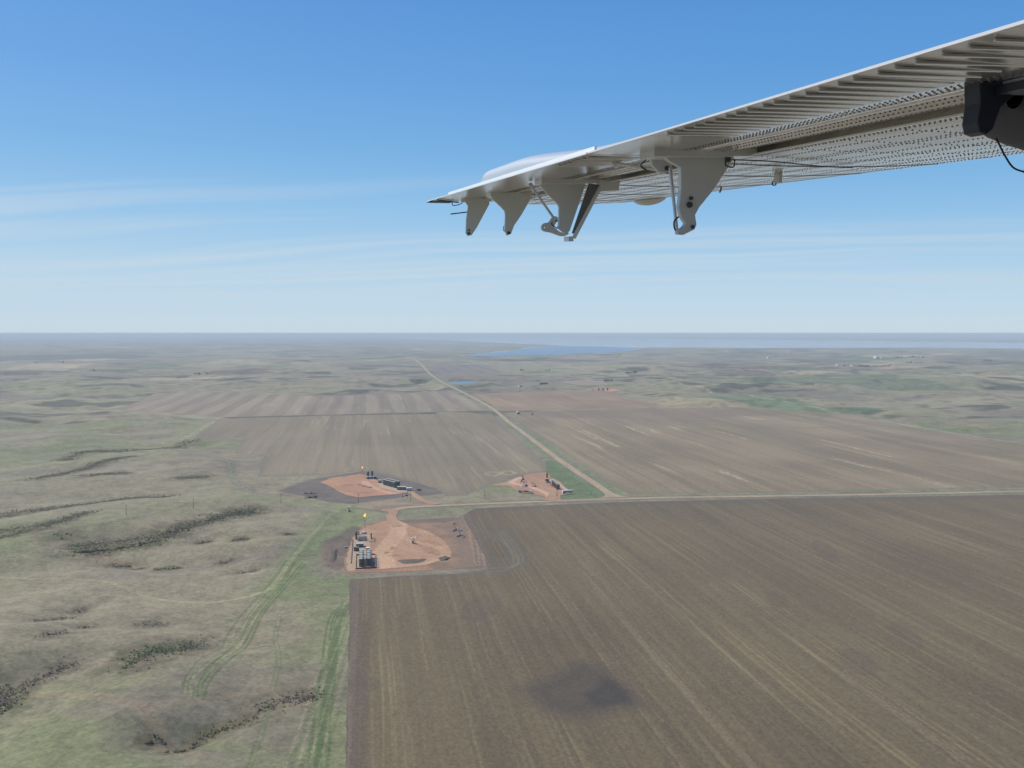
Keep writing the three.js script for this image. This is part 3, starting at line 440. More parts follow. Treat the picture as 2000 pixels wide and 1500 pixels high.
sheet('well_pad', ragged(PLAN.padC, 6, 0.8), 0.27, dirt([0.275, 0.158, 0.095], [0.345, 0.215, 0.135], 20), (ctx) => { trail(ctx, smooth([[40, -1000], [40, -1030], [20, -1080], [0, -1110], [10, -1150]]), 8, css(196, 164, 138, 0.5)); trail(ctx, smooth([[62, -1030], [56, -1080], [48, -1130]]), 9, css(176, 158, 140, 0.6)); }, [0.3, 0.5], 1.3);

// gravel roads
{
  const grav = (e, n, c) => { const t = clamp(0.5 + 0.8 * fbm(e / 9, n / 9, 3)), lum = 1 + 0.18 * noise(e / 0.9, n / 0.9) + 0.1 * noise(e / 0.35, n / 0.35); for (let k = 0; k < 3; k++) c[k] = lerp([0.27, 0.2, 0.128][k], [0.35, 0.265, 0.175][k], t) * lum; return lum; };
  const red = (e, n, c) => { const t = clamp(0.5 + 0.8 * fbm(e / 9, n / 9, 3)), lum = 1 + 0.18 * noise(e / 0.9, n / 0.9); for (let k = 0; k < 3; k++) c[k] = lerp([0.262, 0.158, 0.095][k], [0.34, 0.218, 0.136][k], t) * lum; return lum; };
  const tex = (tone) => { const t = coverTexture(0, 60, 0, 60, 256, 256, tone, () => {}, 1); t.wrapS = t.wrapT = THREE.MirroredRepeatWrapping; return earth(t); };
  const G = tex(grav), R = tex(red);
  const road = (pts, width, y, m, flare = 0) => {
    const c = smooth(pts, 14), P = [], U = [], I = []; let run = 0;
    c.forEach(([x, z], i) => {
      const a = c[Math.max(0, i - 1)], b = c[Math.min(c.length - 1, i + 1)], l = Math.hypot(b[0] - a[0], b[1] - a[1]), nx = -(b[1] - a[1]) / l, nz = (b[0] - a[0]) / l;
      if (i) run += Math.hypot(x - c[i - 1][0], z - c[i - 1][1]);
      const far = Math.max(1, -z / 3500), w = (width / 2) * far + 14 * flare * Math.exp(-run / 9) + 0.5 * noise(run / 11, y * 90), v = (width / 2) * far + 14 * flare * Math.exp(-run / 9) + 0.5 * noise(run / 13, y * 70 + 5), up = y + Math.max(0, (-z - 2500) / 7000);
      P.push(x - nx * w, up, z - nz * w, x, up + 0.05, z, x + nx * v, up, z + nz * v);
      for (const s of [-w, 0, v]) U.push(run / 60, s / 60 + 0.5);
      if (i) { const o = i * 3; for (const k of [0, 1]) I.push(o - 3 + k, o + k, o - 2 + k, o - 2 + k, o + k, o + 1 + k); }
    });
    const g = new THREE.BufferGeometry(); g.setAttribute('position', new THREE.Float32BufferAttribute(P, 3)); g.setAttribute('uv', new THREE.Float32BufferAttribute(U, 2)); g.setIndex(I.reverse()); g.computeVertexNormals();
    if (g.attributes.normal.getY(4) < 0) { g.setIndex(g.index.array.slice().reverse()); g.computeVertexNormals(); }
    return setting('gravel_road', g, m);
  };
  road(PLAN.ewRoad, 9, 0.19, G);
  road(PLAN.nsRoad, 9.5, 0.25, G, 1);
  road(PLAN.padARoad, 10, 0.34, R);
  road(PLAN.padBRoad, 8, 0.4, R, 0.3);
  road(PLAN.padCRoad, 9, 0.46, R, 0.5);
}

// water
{
  const water = (r, g, b, rough) => new THREE.MeshPhysicalMaterial({ color: rgb(r, g, b), roughness: rough, ior: 1.33 });
  const lay = (name, pts, y, m) => setting(name, new THREE.ShapeGeometry(new THREE.Shape(pts.map(([x, z]) => new THREE.Vector2(x, -z)))).rotateX(-Math.PI / 2).translate(0, y, 0), m);
  lay('lake', ragged(PLAN.lake, 260, 45), 0.9, water(0.1, 0.2, 0.29, 0.06));
  lay('lake_bay', ragged(PLAN.bay, 160, 40), 1.9, water(0.1, 0.17, 0.235, 0.3));
  lay('pond', ragged(PLAN.pond, 16, 4), 0.3, water(0.08, 0.16, 0.22, 0.3));
}

// ---------------------------------------------------------------- shrubs, thickets, trees
// a shrub: many leaf-sized faces spread through an uneven crown
function leafCloud(n, size, spots, out) {
  for (let i = 0; i < n; i++) {
    const [cx, cy, cz, rx, ry, rz] = spots[Math.floor(rnd() * spots.length)];
    const a = rnd() * 6.283, u = rnd() * 2 - 1, r = Math.cbrt(0.25 + 0.75 * rnd()), s = Math.sqrt(1 - u * u);
    const x = cx + rx * r * s * Math.cos(a), y = Math.max(0.04, cy + ry * r * u), z = cz + rz * r * s * Math.sin(a), k = size * between(0.6, 1.4);
    const e = new THREE.Euler(between(0, 6.28), between(0, 6.28), between(0, 6.28));
    for (const [px, py] of [[-1, -0.6], [1, -0.5], [0.1, 1]]) { const v = new THREE.Vector3(px * k, py * k, 0).applyEuler(e); out.push(x + v.x, y + v.y, z + v.z); }
  }
}
const soup = (P, up = 0.6) => { for (let i = 0; i < P.length; i += 9) { const ax = P[i + 3] - P[i], az = P[i + 5] - P[i + 2], bx = P[i + 6] - P[i], bz = P[i + 8] - P[i + 2]; if (az * bx - ax * bz < 0) for (let k = 3; k < 6; k++) { const t = P[i + k]; P[i + k] = P[i + k + 3]; P[i + k + 3] = t; } } const g = new THREE.BufferGeometry(); g.setAttribute('position', new THREE.Float32BufferAttribute(P, 3)); g.computeVertexNormals(); const n = g.attributes.normal; for (let i = 0; i < n.count; i++) { const s = n.getY(i) < 0 ? -1 : 1, v = new THREE.Vector3(n.getX(i) * s * (1 - up), n.getY(i) * s * (1 - up) + up, n.getZ(i) * s * (1 - up)).normalize(); n.setXYZ(i, v.x, v.y, v.z); } return g; };
const leafy = (r, g, b) => new THREE.MeshPhysicalMaterial({ color: rgb(r, g, b), roughness: 0.9, transmission: 0.3, thickness: 0, side: THREE.DoubleSide });
const tint = (kind, t) => (kind === 'grey' ? (t > 0.12 ? [0.14, 0.132, 0.078] : [0.175, 0.148, 0.106]) : kind === 'green' ? (t > -0.1 ? [0.1, 0.14, 0.048] : [0.1, 0.1, 0.06]) : t > 0.15 ? [0.135, 0.155, 0.068] : t > -0.12 ? [0.135, 0.132, 0.072] : [0.18, 0.155, 0.11]);
const LEAF = { mixed: Object.assign(leafy(1, 1, 1), { vertexColors: true }), dark: leafy(0.1, 0.102, 0.058), green: leafy(0.1, 0.135, 0.05), grey: leafy(0.16, 0.135, 0.098), far: leafy(0.07, 0.075, 0.05) };
const thicketLabels = {
  0: ['long dark thicket in the gully under the grassy ridge track', 'dark'], 2: ['rounded dark thicket at the head of the gully by the power poles', 'dark'], 3: ['longest dark shrub thicket, in the gully below the three power poles', 'dark'],
  11: ['single rounded bush beside the churned soil of the tank pad', 'dark'], 16: ['bright green and dark thicket in the hollow beside the wheel tracks', 'green'],
  18: ['second bush at the foot of the bare earth bank, in the bare hollow', 'dark'], 19: ['small upright bush between the earth bank and the brush strip', 'dark'],
  17: ['large round bush at the foot of the bare earth bank', 'dark'], 25: ['dark thicket at the very edge of the lower pasture', 'dark'],
};
PLAN.thickets.forEach(([w, tall, pts], i) => {
  const h = tall * 0.8;
  seed = 500 + i * 37;
  const line = smooth(pts, 6), P = [], K = []; let len = 0; for (let k = 1; k < pts.length; k++) len += Math.hypot(pts[k][0] - pts[k - 1][0], pts[k][1] - pts[k - 1][1]);
  const solo = [2, 11, 17, 18, 19].includes(i), n = solo ? 7 : Math.round(clamp((len * w) / 3 + 6, 6, 1300)), [ox, oz] = line[Math.floor(line.length / 2)], oy = height(ox, oz);
  const [label, kind] = thicketLabels[i] ?? (tall > 1.3 ? ['low dark shrub thicket lying along a dry gully in the pasture', 'dark'] : ['flat grey brown patch of leafless brush in the pasture', 'grey']);
  for (let k = 0; k < n; k++) {
    const q = line[Math.floor(rnd() * line.length)], off = (rnd() + rnd() + rnd() - 1.5) * w * 0.75, a = rnd() * 6.28, x = q[0] + off * Math.cos(a) + between(-w, w) * 0.15, z = q[1] + off * Math.sin(a) * 1.3, s = between(0.25, 1) * (1 - 0.5 * Math.abs(off) / w), r = h * s * between(0.7, 1.6), y = height(x, z) - oy;
    leafCloud(Math.round(solo ? 40 : 9 + 5 * r), 0.26 + 0.12 * h * s, [[x - ox, y + h * s * 0.45, z - oz, r, h * s * 0.55, r], [x - ox + between(-r, r) * 0.6, y + h * s * 0.35, z - oz + between(-r, r) * 0.6, r * 0.6, h * s * 0.4, r * 0.6]], P);
    const [kr, kg, kb] = tint(kind, fbm(x / 14, z / 14, 2) + between(-0.25, 0.25)), d = between(0.8, 1.2); while (K.length < P.length) K.push(kr * d, kg * d, kb * d);
  }
  const g = soup(P); g.setAttribute('color', new THREE.Float32BufferAttribute(K, 3));
  const m = new THREE.Mesh(g, LEAF.mixed); m.position.set(ox, oy, oz); if (solo) m.name = numbered('bush'); else { m.name = numbered('shrub_thicket'); m.userData.kind = 'stuff'; }
  scene.add(tag(shade(m), label, solo ? 'bush' : 'shrubs', solo ? undefined : 'shrub thickets in the pasture'));
});
// far trees round the farmsteads and along the shelterbelts
{
  seed = 4242;
  const bark = paint(0.08, 0.065, 0.05, 0.95), kinds = [0, 1, 2].map((k) => { const P = [], spots = []; for (let i = 0; i < 7; i++) spots.push([between(-2.6, 2.6), between(3.4, 7.6), between(-2.6, 2.6), between(1.5, 2.8), between(1.2, 2.4), between(1.5, 2.8)]); leafCloud(420, 0.5, spots, P); return soup(P); });
  const trunk = join([cyl(0.35, 0.16, 6, 0, 0, 0, 7), bar([0, 2.6, 0], [1.6, 5, 0.6], 0.12), bar([0, 3, 0], [-1.5, 5.4, -0.7], 0.12), bar([0, 3.4, 0], [0.3, 6, -1.4], 0.1)]);
  const proto = kinds.map((g) => { const t = new THREE.Group(); part('trunk', trunk, bark, t); part('crown', g, LEAF.far, t); return t; });
  SPOT.trees.forEach(([x, z], i) => {
    const belt = i < 14 ? 3 : 2;
    for (let k = 0; k < belt; k++) {
      const t = proto[(i + k) % 3].clone(), px = x + (k - (belt - 1) / 2) * between(9, 16), pz = z + between(-14, 14), s = between(0.8, 1.5);
      t.name = numbered('farm_tree'); t.position.set(px, height(px, pz) - 0.1, pz); t.rotation.y = rnd() * 6.28; t.scale.set(s * 1.25, s, s * 1.25);
      const where = i < 7 ? ['dark tree in the row beside the white farm roofs', 'trees of the near shelterbelt'] : i < 14 ? ['dark tree in the shelterbelt of the farther white farmstead', 'trees of the far shelterbelt'] : z < -7000 ? ['small dark tree on the plain close before the lake', 'trees close before the lake'] : x < -900 ? ['small dark tree in the brush around the white roofs', 'trees in the brush around the white roofs'] : x < 700 ? ['small dark tree on the plain past the pond', 'trees past the pond'] : ['small dark tree on the open plain between farm and lake', 'trees between farm and lake'];
      scene.add(tag(shade(t), where[0], 'tree', where[1]));
    }
  });
}

// ---------------------------------------------------------------- oil field gear: tanks, vessels, sheds, pumping units, flares, vehicles, poles
const M = {
  tank: paint(0.075, 0.088, 0.08, 0.6), tankTop: paint(0.36, 0.38, 0.35, 0.6), steel: paint(0.3, 0.31, 0.31, 0.5, 0.3), dark: paint(0.045, 0.045, 0.047, 0.7), brown: paint(0.1, 0.068, 0.05, 0.7), tan: paint(0.46, 0.34, 0.21, 0.7), white: paint(0.78, 0.77, 0.74, 0.5),
  grey: paint(0.27, 0.28, 0.27, 0.6), rust: paint(0.16, 0.075, 0.045, 0.8), wood: paint(0.09, 0.068, 0.05, 0.9), rubber: paint(0.025, 0.025, 0.025, 0.85), glass: paint(0.03, 0.04, 0.05, 0.1), concrete: paint(0.4, 0.38, 0.35, 0.9), green: paint(0.1, 0.125, 0.1, 0.6), red: paint(0.22, 0.06, 0.045, 0.6), soil: paint(0.1, 0.082, 0.064, 1), blueGrey: paint(0.12, 0.135, 0.16, 0.6), navy: paint(0.02, 0.025, 0.04, 0.45),
};
const onPad = 0.27;
function tank(r, h, body, top, label, group) {
  const t = thing('oil_tank', label, 'tank', 0, 0, 0, AZ, group);
  part('shell', new THREE.LatheGeometry([[0, 0], [r, 0], [r, 0.12], [r - 0.03, 0.16], [r - 0.03, h - 0.1], [r + 0.03, h - 0.06], [r + 0.03, h], [r - 0.04, h]].map(([a, b]) => new THREE.Vector2(a, b)), 26), body, t);
  const roof = part('roof', new THREE.LatheGeometry([[r - 0.03, h - 0.01], [r * 0.5, h + 0.16], [0, h + 0.3]].map(([a, b]) => new THREE.Vector2(a, b)), 26), top, t);
  part('hatch', cyl(0.26, 0.26, 0.3, r * 0.55, h + 0.08, 0, 10), M.steel, roof); part('vent_pipe', cyl(0.08, 0.08, 0.6, -r * 0.4, h + 0.1, 0.3, 8), M.steel, roof);
  part('manway', new THREE.CylinderGeometry(0.32, 0.32, 0.1, 12).rotateX(Math.PI / 2).translate(0, 0.8, r + 0.02), M.steel, t);
  part('drain_pipe', bar([0.5, 0.35, r - 0.1], [0.5, 0.35, r + 0.6], 0.06), M.steel, t);
  return t;
}
function row(proto, spots, y, labels, group) { spots.forEach(([x, z], i) => { if (i) copy(proto, x, y, z, AZ, labels(i), group); else { proto.position.set(x, y, z); proto.userData.label = labels(0); proto.userData.group = group; } }); }

// --- the near pad
row(tank(1.85, 6.1, M.tank, M.tankTop, '', ''), SPOT.tankA, onPad, (i) => (i === 0 ? 'dark green tank of the two-row battery, next to the grey shed, outer row' : i === 5 ? 'dark green tank at the ploughed field corner of the walled battery, outer row' : i === 6 ? 'dark green tank next to the small white shed, inner row of the walled battery' : i === 11 ? 'dark green tank at the ploughed field end of the walled battery, inner row' : i < 6 ? 'dark green tank in the middle of the outer row of the walled battery' : 'dark green tank in the middle of the inner row of the walled battery'), 'oil tanks in the walled battery');
{
  const [ax, az] = SPOT.tankA[0], [bx2, bz] = SPOT.tankA[11], cx = (ax + bx2) / 2, cz = (az + bz) / 2;
  const w = thing('tank_walkway', 'narrow dark steel catwalk between the two rows of walled tanks', 'catwalk', cx, onPad, cz, AZ);
  part('deck', bx(1.1, 0.08, 36, 0, 6.35, 0), M.grey, w);
  for (const s of [-1, 1]) { const r = part('handrail', [bx(0.05, 0.05, 36, s * 0.55, 7.4, 0), bx(0.05, 0.05, 36, s * 0.55, 6.9, 0)], M.dark, w); for (let i = 0; i < 13; i++) part('rail_post', bx(0.05, 1.05, 0.05, s * 0.55, 6.9, -18 + i * 3), M.dark, r); }
  for (let i = 0; i < 7; i++) part('support_leg', [bx(0.14, 6.3, 0.14, 0, 3.15, -17.4 + i * 5.8)], M.dark, w);
  const st = part('stair', [bx(0.9, 0.1, 9.4, 0, 3.15, 21.3, 0).rotateX(0)], M.dark, w); st.geometry.translate(0, -3.15, -21.3).rotateX(0.74).translate(0, 3.15, 21.3);
  const k = thing('containment_wall', 'low dark steel wall boxed round the tank battery', 'wall', cx, onPad, cz, AZ);
  for (const [sx, sz, lx, lz] of [[-7.2, 0, 0.12, 44], [8.2, 0, 0.12, 44], [0.5, 22.06, 15.52, 0.12], [0.5, -22.06, 15.52, 0.12]]) { const p = part('wall_panel', bx(lx, 0.9, lz, sx, 0.45, sz), M.dark, k); part('top_rail', bx(lx + 0.14, 0.08, lz + (lz > 1 ? 0.3 : 0.14), sx, 0.945, sz), M.grey, p); }
  for (let i = 0; i < 8; i++) part('buttress', bx(0.5, 0.8, 0.1, 8.52, 0.4, -19 + i * 5.4), M.steel, k);
  const load = thing('loading_pipe', 'row of white capped loading pipes beside the inner tank row', 'pipe', cx + 9.6, onPad, cz, AZ);
  part('header_pipe', bar([0, 0.5, -16], [0, 0.5, 20], 0.12), M.steel, load);
  for (let i = 0; i < 7; i++) { const p = part('valve_box', bx(0.9, 0.7, 0.8, 0.5, 0.5, -9 + i * 4.6), M.white, load); part('pipe_branch', bar([-2, 0.5, -9 + i * 4.6], [0, 0.5, -9 + i * 4.6], 0.08), M.steel, p); }
}
function shed(name, label, category, w, h, d, wall, roofM, x, y, z, turn = AZ, gable = 0) {
  const s = thing(name, label, category, x, y, z, turn);
  part('wall', bx(w, h, d, 0, h / 2, 0), wall, s);
  const shape = new THREE.Shape([[-w / 2 - 0.15, 0], [w / 2 + 0.15, 0], [w / 2 + 0.15, 0.14], [0, 0.14 + gable], [-w / 2 - 0.15, 0.14]].map(([a, b]) => new THREE.Vector2(a, b)));
  part('roof', new THREE.ExtrudeGeometry(shape, { depth: d + 0.3, bevelEnabled: false }).translate(0, h + 0.002, -d / 2 - 0.15), roofM, s);
  const dr = part('door', bx(0.95, Math.min(2, h * 0.8), 0.06, -w * 0.22, Math.min(2, h * 0.8) / 2, d / 2 + 0.035), M.grey, s); part('handle', bx(0.12, 0.05, 0.06, -w * 0.22 + 0.32, 1, d / 2 + 0.095), M.dark, dr);
  for (const k of w > 5 ? [0.1, 0.32] : [0.2]) { const g = part('window', bx(0.9, 0.7, 0.06, w * k, h * 0.6, d / 2 + 0.035), M.white, s); part('pane', bx(0.76, 0.56, 0.03, w * k, h * 0.6, d / 2 + 0.08), M.glass, g); }
  return s;
}
function vessel(name, label, r, l, body, x, y, z, turn, group) {
  const v = thing(name, label, 'treater', x, y, z, turn, group);
  part('drum', lying(r, l, 0, r + 0.9, 0), body, v);
  for (const s of [-0.3, 0.3]) part('saddle', bx(0.5, 1.1, r * 1.7, s * l, 0.55, 0), M.dark, v);
  part('skid', [bx(l, 0.2, 0.2, 0, 0.1, r), bx(l, 0.2, 0.2, 0, 0.1, -r)], M.dark, v);
  part('stack', cyl(0.16, 0.16, 3.2, -l * 0.4, r * 1.6 + 0.9, 0, 10), M.steel, v);
  part('valve_pipe', [bar([l * 0.2, 2 * r + 0.85, 0], [l * 0.2, 2 * r + 1.7, 0], 0.08), bar([l * 0.2, 2 * r + 1.7, 0], [l * 0.42, 2 * r + 1.7, 0], 0.08)], M.steel, v);
  return v;
}
function tower(label, r, h, body, cap, x, y, z, group) {
  const v = thing('vertical_treater', label, 'treater', x, y, z, AZ, group);
  part('shell', new THREE.LatheGeometry([[0, 0.5], [r, 0.5], [r, h - r * 0.7], [r * 0.86, h - r * 0.25], [r * 0.5, h - 0.03], [0, h]].map(([a, b]) => new THREE.Vector2(a, b)), 18), body, v);
  part('skirt', cyl(r * 1.05, r * 1.02, 0.5, 0, 0, 0, 18), M.dark, v);
  part('cap', cyl(r * 0.5, r * 0.5, 0.5, 0, h - 0.02, 0, 12), cap, v);
  part('fire_tube', new THREE.CylinderGeometry(r * 0.34, r * 0.34, 0.8, 12).rotateX(Math.PI / 2).translate(0, 1.6, r + 0.3), M.steel, v);
  part('side_pipe', [bar([r + 0.15, 0.3, 0], [r + 0.15, h * 0.9, 0], 0.09), bar([r + 0.15, h * 0.9, 0], [r - 0.1, h * 0.9, 0], 0.09)], M.steel, v);
  part('ladder', [...[-0.22, 0.22].map((k) => bar([-r - 0.15, 0, k], [-r - 0.15, h * 0.95, k], 0.03)), ...[...Array(Math.floor(h / 0.6))].map((_, i) => bar([-r - 0.15, 0.4 + i * 0.6, -0.22], [-r - 0.15, 0.4 + i * 0.6, 0.22], 0.02))], M.steel, v);
  return v;
}
vessel('horizontal_treater', 'long grey lying treater, the one nearest the flare stack', 0.85, 8, M.grey, SPOT.treaterA[1][0], onPad, SPOT.treaterA[1][1], AZ);
vessel('horizontal_treater', 'long grey lying treater facing the grey roofed shed', 0.85, 8, M.grey, SPOT.treaterA[0][0], onPad, SPOT.treaterA[0][1], AZ);
shed('equipment_shed', 'flat grey roofed equipment shed beside the lying treaters', 'shed', 6, 2.8, 5, M.green, M.tankTop, SPOT.shedA[0][0], onPad, SPOT.shedA[0][1]);
shed('equipment_shed', 'low dark brown roofed shed at the end of the tank battery', 'shed', 4.4, 2.6, 3.8, M.dark, M.brown, SPOT.shedA[1][0] - 1, onPad, SPOT.shedA[1][1] + 4);
shed('equipment_shed', 'small white roofed shed at the end of the tank battery', 'shed', 2.6, 2.4, 2.8, M.grey, M.white, SPOT.shedA[2][0] + 1, onPad, SPOT.shedA[2][1] + 5);
tower('tall dark brown upright treater by the lying treaters', 0.85, 6.4, M.brown, M.dark, SPOT.vertA[0][0], onPad, SPOT.vertA[0][1]);
tower('short tan upright vessel at the flare end of the pad', 0.7, 3.6, M.tan, M.white, SPOT.vertA[1][0], onPad, SPOT.vertA[1][1]);
tower('slim dark combustor stack with a white cap', 0.5, 4.6, M.brown, M.white, SPOT.capA[0], onPad, SPOT.capA[1]);
{
  const p = thing('pipe_run', 'dark pipe on low stands running beside the walled tank battery', 'pipe', 0, onPad, 0), pts = SPOT.pipeA;
  for (let i = 1; i < pts.length; i++) part('pipe', bar([pts[i - 1][0], 0.7, pts[i - 1][1]], [pts[i][0], 0.7, pts[i][1]], 0.22, 10), M.brown, p);
  for (const [x, z] of pts) part('stand', bx(0.5, 0.7, 0.3, x, 0.35, z), M.dark, p);
  const r = thing('pipe_manifold', 'dark pipe frame at the open end of the lying treaters', 'pipe', 0, onPad, 0), q = SPOT.rackA;
  for (let i = 0; i < 4; i++) { const a = q[i], b = q[(i + 1) % 4]; part('pipe', bar([a[0], 1, a[1]], [b[0], 1, b[1]], 0.16, 8), M.dark, r); part('stand', bx(0.3, 1, 0.3, a[0], 0.5, a[1]), M.dark, r); }
  SPOT.skidA.forEach(([x, z], i) => { const s = thing('pump_skid', i ? 'small pale pump skid beside the dark soil heap, nearer the pipe run' : 'small pale pump skid beside the dark soil heap', 'pump', x, height(x, z) + 0.05, z, AZ); part('skid', bx(1.8, 0.25, 1.2, 0, 0.125, 0), M.dark, s); part('motor', lying(0.35, 1.1, -0.2, 0.6, 0), M.white, s); part('pump_body', bx(0.5, 0.8, 0.6, 0.6, 0.65, 0), M.tan, s); });
}
// heaps of spoil: grained, uneven mounds
function mound(name, label, pts, y, h, m) {
  const cx = pts.reduce((s, p) => s + p[0], 0) / pts.length, cz = pts.reduce((s, p) => s + p[1], 0) / pts.length, P = [], I = [], rings = 7, sides = 30;
  for (let r = 0; r <= rings; r++) for (let s = 0; s < sides; s++) {
    const t = (s / sides) * pts.length, a = pts[Math.floor(t) % pts.length], b = pts[(Math.floor(t) + 1) % pts.length], f = t % 1, k = 1 - r / rings, x = (lerp(a[0], b[0], f) - cx) * k, z = (lerp(a[1], b[1], f) - cz) * k;
    P.push(x, r ? h * Math.pow(Math.sin((1 - k) * 1.57), 0.8) * (0.75 + 0.5 * noise(x / 2.4 + cx, z / 2.4)) + 0.25 * noise(x, z + 7) : -0.3, z);
    if (r) { const o = (r - 1) * sides, n = (s + 1) % sides; I.push(o + s, o + n, r * sides + s, o + n, r * sides + n, r * sides + s); }
  }
  const g = new THREE.BufferGeometry(); g.setAttribute('position', new THREE.Float32BufferAttribute(P, 3)); g.setIndex(I); g.computeVertexNormals();
  if (g.attributes.normal.getY(sides * 5) < 0) { g.setIndex(I.reverse()); g.computeVertexNormals(); }
  const o = new THREE.Mesh(g, m); o.name = numbered(name); o.position.set(cx, y, cz); scene.add(tag(shade(o), label, 'soil heap')); return o;
}
mound('soil_heap', 'long flat dark gravel heap on the orange tank pad', PLAN.pitA, onPad, 0.9, M.soil);
mound('soil_heap', 'small round dark gravel heap at the pad corner', PLAN.moundA, onPad, 1.5, M.soil);
mound('soil_heap', 'churned dark soil heap beside the tank pad pipe run', PLAN.berm.slice(0, 6).map(([x, z]) => [x * 0.5 - 74, z * 0.6 - 297]), 0.02, 2, M.soil);

// --- pumping units
function pumpJack(label, frame, accent, x, y, z, turn, scale = 1, group) {
  const j = thing('pump_jack', label, 'pump jack', x, y, z, turn, group); j.scale.setScalar(scale);
  part('base_skid', [bx(8, 0.35, 0.3, 0.4, 0.18, 0.8), bx(8, 0.35, 0.3, 0.4, 0.18, -0.8), bx(0.3, 0.35, 1.5, -3.2, 0.19, 0), bx(0.3, 0.35, 1.5, 3.8, 0.19, 0)], M.dark, j);
  const post = part('samson_post', [bar([-1.6, 0.3, 0.85], [-0.4, 5.1, 0.25], 0.14), bar([-1.6, 0.3, -0.85], [-0.4, 5.1, -0.25], 0.14), bar([1.1, 0.3, 0], [-0.3, 5.1, 0], 0.14)], frame, j);
  part('ladder', [bar([-1.75, 0.4, -0.2], [-0.7, 4.6, -0.2], 0.03), bar([-1.75, 0.4, 0.2], [-0.7, 4.6, 0.2], 0.03)], frame, post);
  const beam = part('walking_beam', bx(7.2, 0.55, 0.32, 0, 0, 0, 0, -0.16).translate(-0.1, 5.4, 0), accent, j);
  const head = new THREE.Shape([[0, -1.2], [0.7, -0.9], [1.05, 0.2], [0.7, 1.3], [0, 1.5], [-0.3, 0.3]].map(([a, b]) => new THREE.Vector2(a, b)));
  part('horse_head', new THREE.ExtrudeGeometry(head, { depth: 0.5, bevelEnabled: true, bevelSize: 0.05, bevelThickness: 0.05, bevelSegments: 1 }).rotateY(Math.PI).translate(-3.5, 5.9, 0.25), accent, j);
  part('equalizer', bx(0.3, 0.25, 1.9, 3.2, 4.75, 0), accent, beam);
  part('gearbox', [bx(1.6, 1.2, 0.9, 2.7, 1.5, 0), bx(1.9, 0.6, 1.3, 2.7, 0.6, 0)], frame, j);
  for (const s of [-1, 1]) { const w = part('counterweight', [bx(2.1, 1.3, 0.3, 2.4, 1.0, s * 0.95, 0, 0.5), bx(1.9, 0.35, 0.2, 2.7, 1.5, s * 0.7, 0, 0.5)], accent, j); part('pitman_arm', bar([3.4, 1.9, s * 0.8], [3.2, 4.75, s * 0.8], 0.08), frame, w); }
  part('motor', [lying(0.4, 1.1, 4.2, 0.8, 0)], M.grey, j);
  part('polished_rod', bar([-4.4, 0.6, 0], [-4.4, 4.8, 0], 0.05), M.steel, j);
  part('wellhead', [cyl(0.3, 0.22, 1.1, -4.4, 0, 0, 10), bar([-4.9, 0.6, 0], [-3.9, 0.6, 0], 0.12)], M.rust, j);
  return j;
}
pumpJack('brown and white pump jack alone in the middle of the orange pad', M.brown, M.white, SPOT.jackA[0], onPad, SPOT.jackA[1], 2.2, 0.95);
pumpJack('tan pump jack on the bare bank, farther from the gravel heap', M.tan, M.tan, SPOT.jacksR[0][0], 0.13, SPOT.jacksR[0][1], 1.2, 1.15);
pumpJack('tan and white pump jack on the bare bank above the gravel heap', M.tan, M.white, SPOT.jacksR[1][0], 0.13, SPOT.jacksR[1][1], 1.2, 1.1);
for (const [i, l] of ['brown pump jack by the grass verge, farther from the dark apron', 'brown pump jack by the grass verge, next to the dark apron'].entries()) pumpJack(l, M.rust, M.brown, SPOT.jacksL[i][0], height(...SPOT.jacksL[i]) + 0.02, SPOT.jacksL[i][1], 0.5 + i * 0.4, 0.9);
pumpJack('dark pump jack with a white head standing by the green grass', M.dark, M.white, SPOT.jackD[0], height(...SPOT.jackD) + 0.1, SPOT.jackD[1], 1.9, 0.9);
pumpJack('dark pump jack on a white concrete base in the small orange pad', M.dark, M.dark, SPOT.jackC[0][0], onPad + 0.26, SPOT.jackC[0][1], 0.3, 0.95);
pumpJack('dark pump jack next to the one on a white base', M.dark, M.brown, SPOT.jackC[1][0] + 6, onPad, SPOT.jackC[1][1] + 2, -0.3, 0.7);
pumpJack('dark pump jack at the back of the small orange pad', M.brown, M.dark, SPOT.jackC[2][0], onPad, SPOT.jackC[2][1], 1.3, 0.85);
{ const s = new THREE.Mesh(new THREE.ExtrudeGeometry(new THREE.Shape([[-4.4, -2], [4.4, -2], [4.8, -1.6], [4.8, 1.6], [4.4, 2], [-4.4, 2], [-4.8, 1.6], [-4.8, -1.6]].map(([a, b]) => new THREE.Vector2(a, b))), { depth: 0.25, bevelEnabled: false }).rotateX(-Math.PI / 2), M.white); s.name = 'concrete_base'; s.position.set(SPOT.jackC[0][0], onPad + 0.005, SPOT.jackC[0][1]); s.rotation.y = 0.3; scene.add(tag(shade(s), 'white concrete base under a dark pump jack', 'base')); }

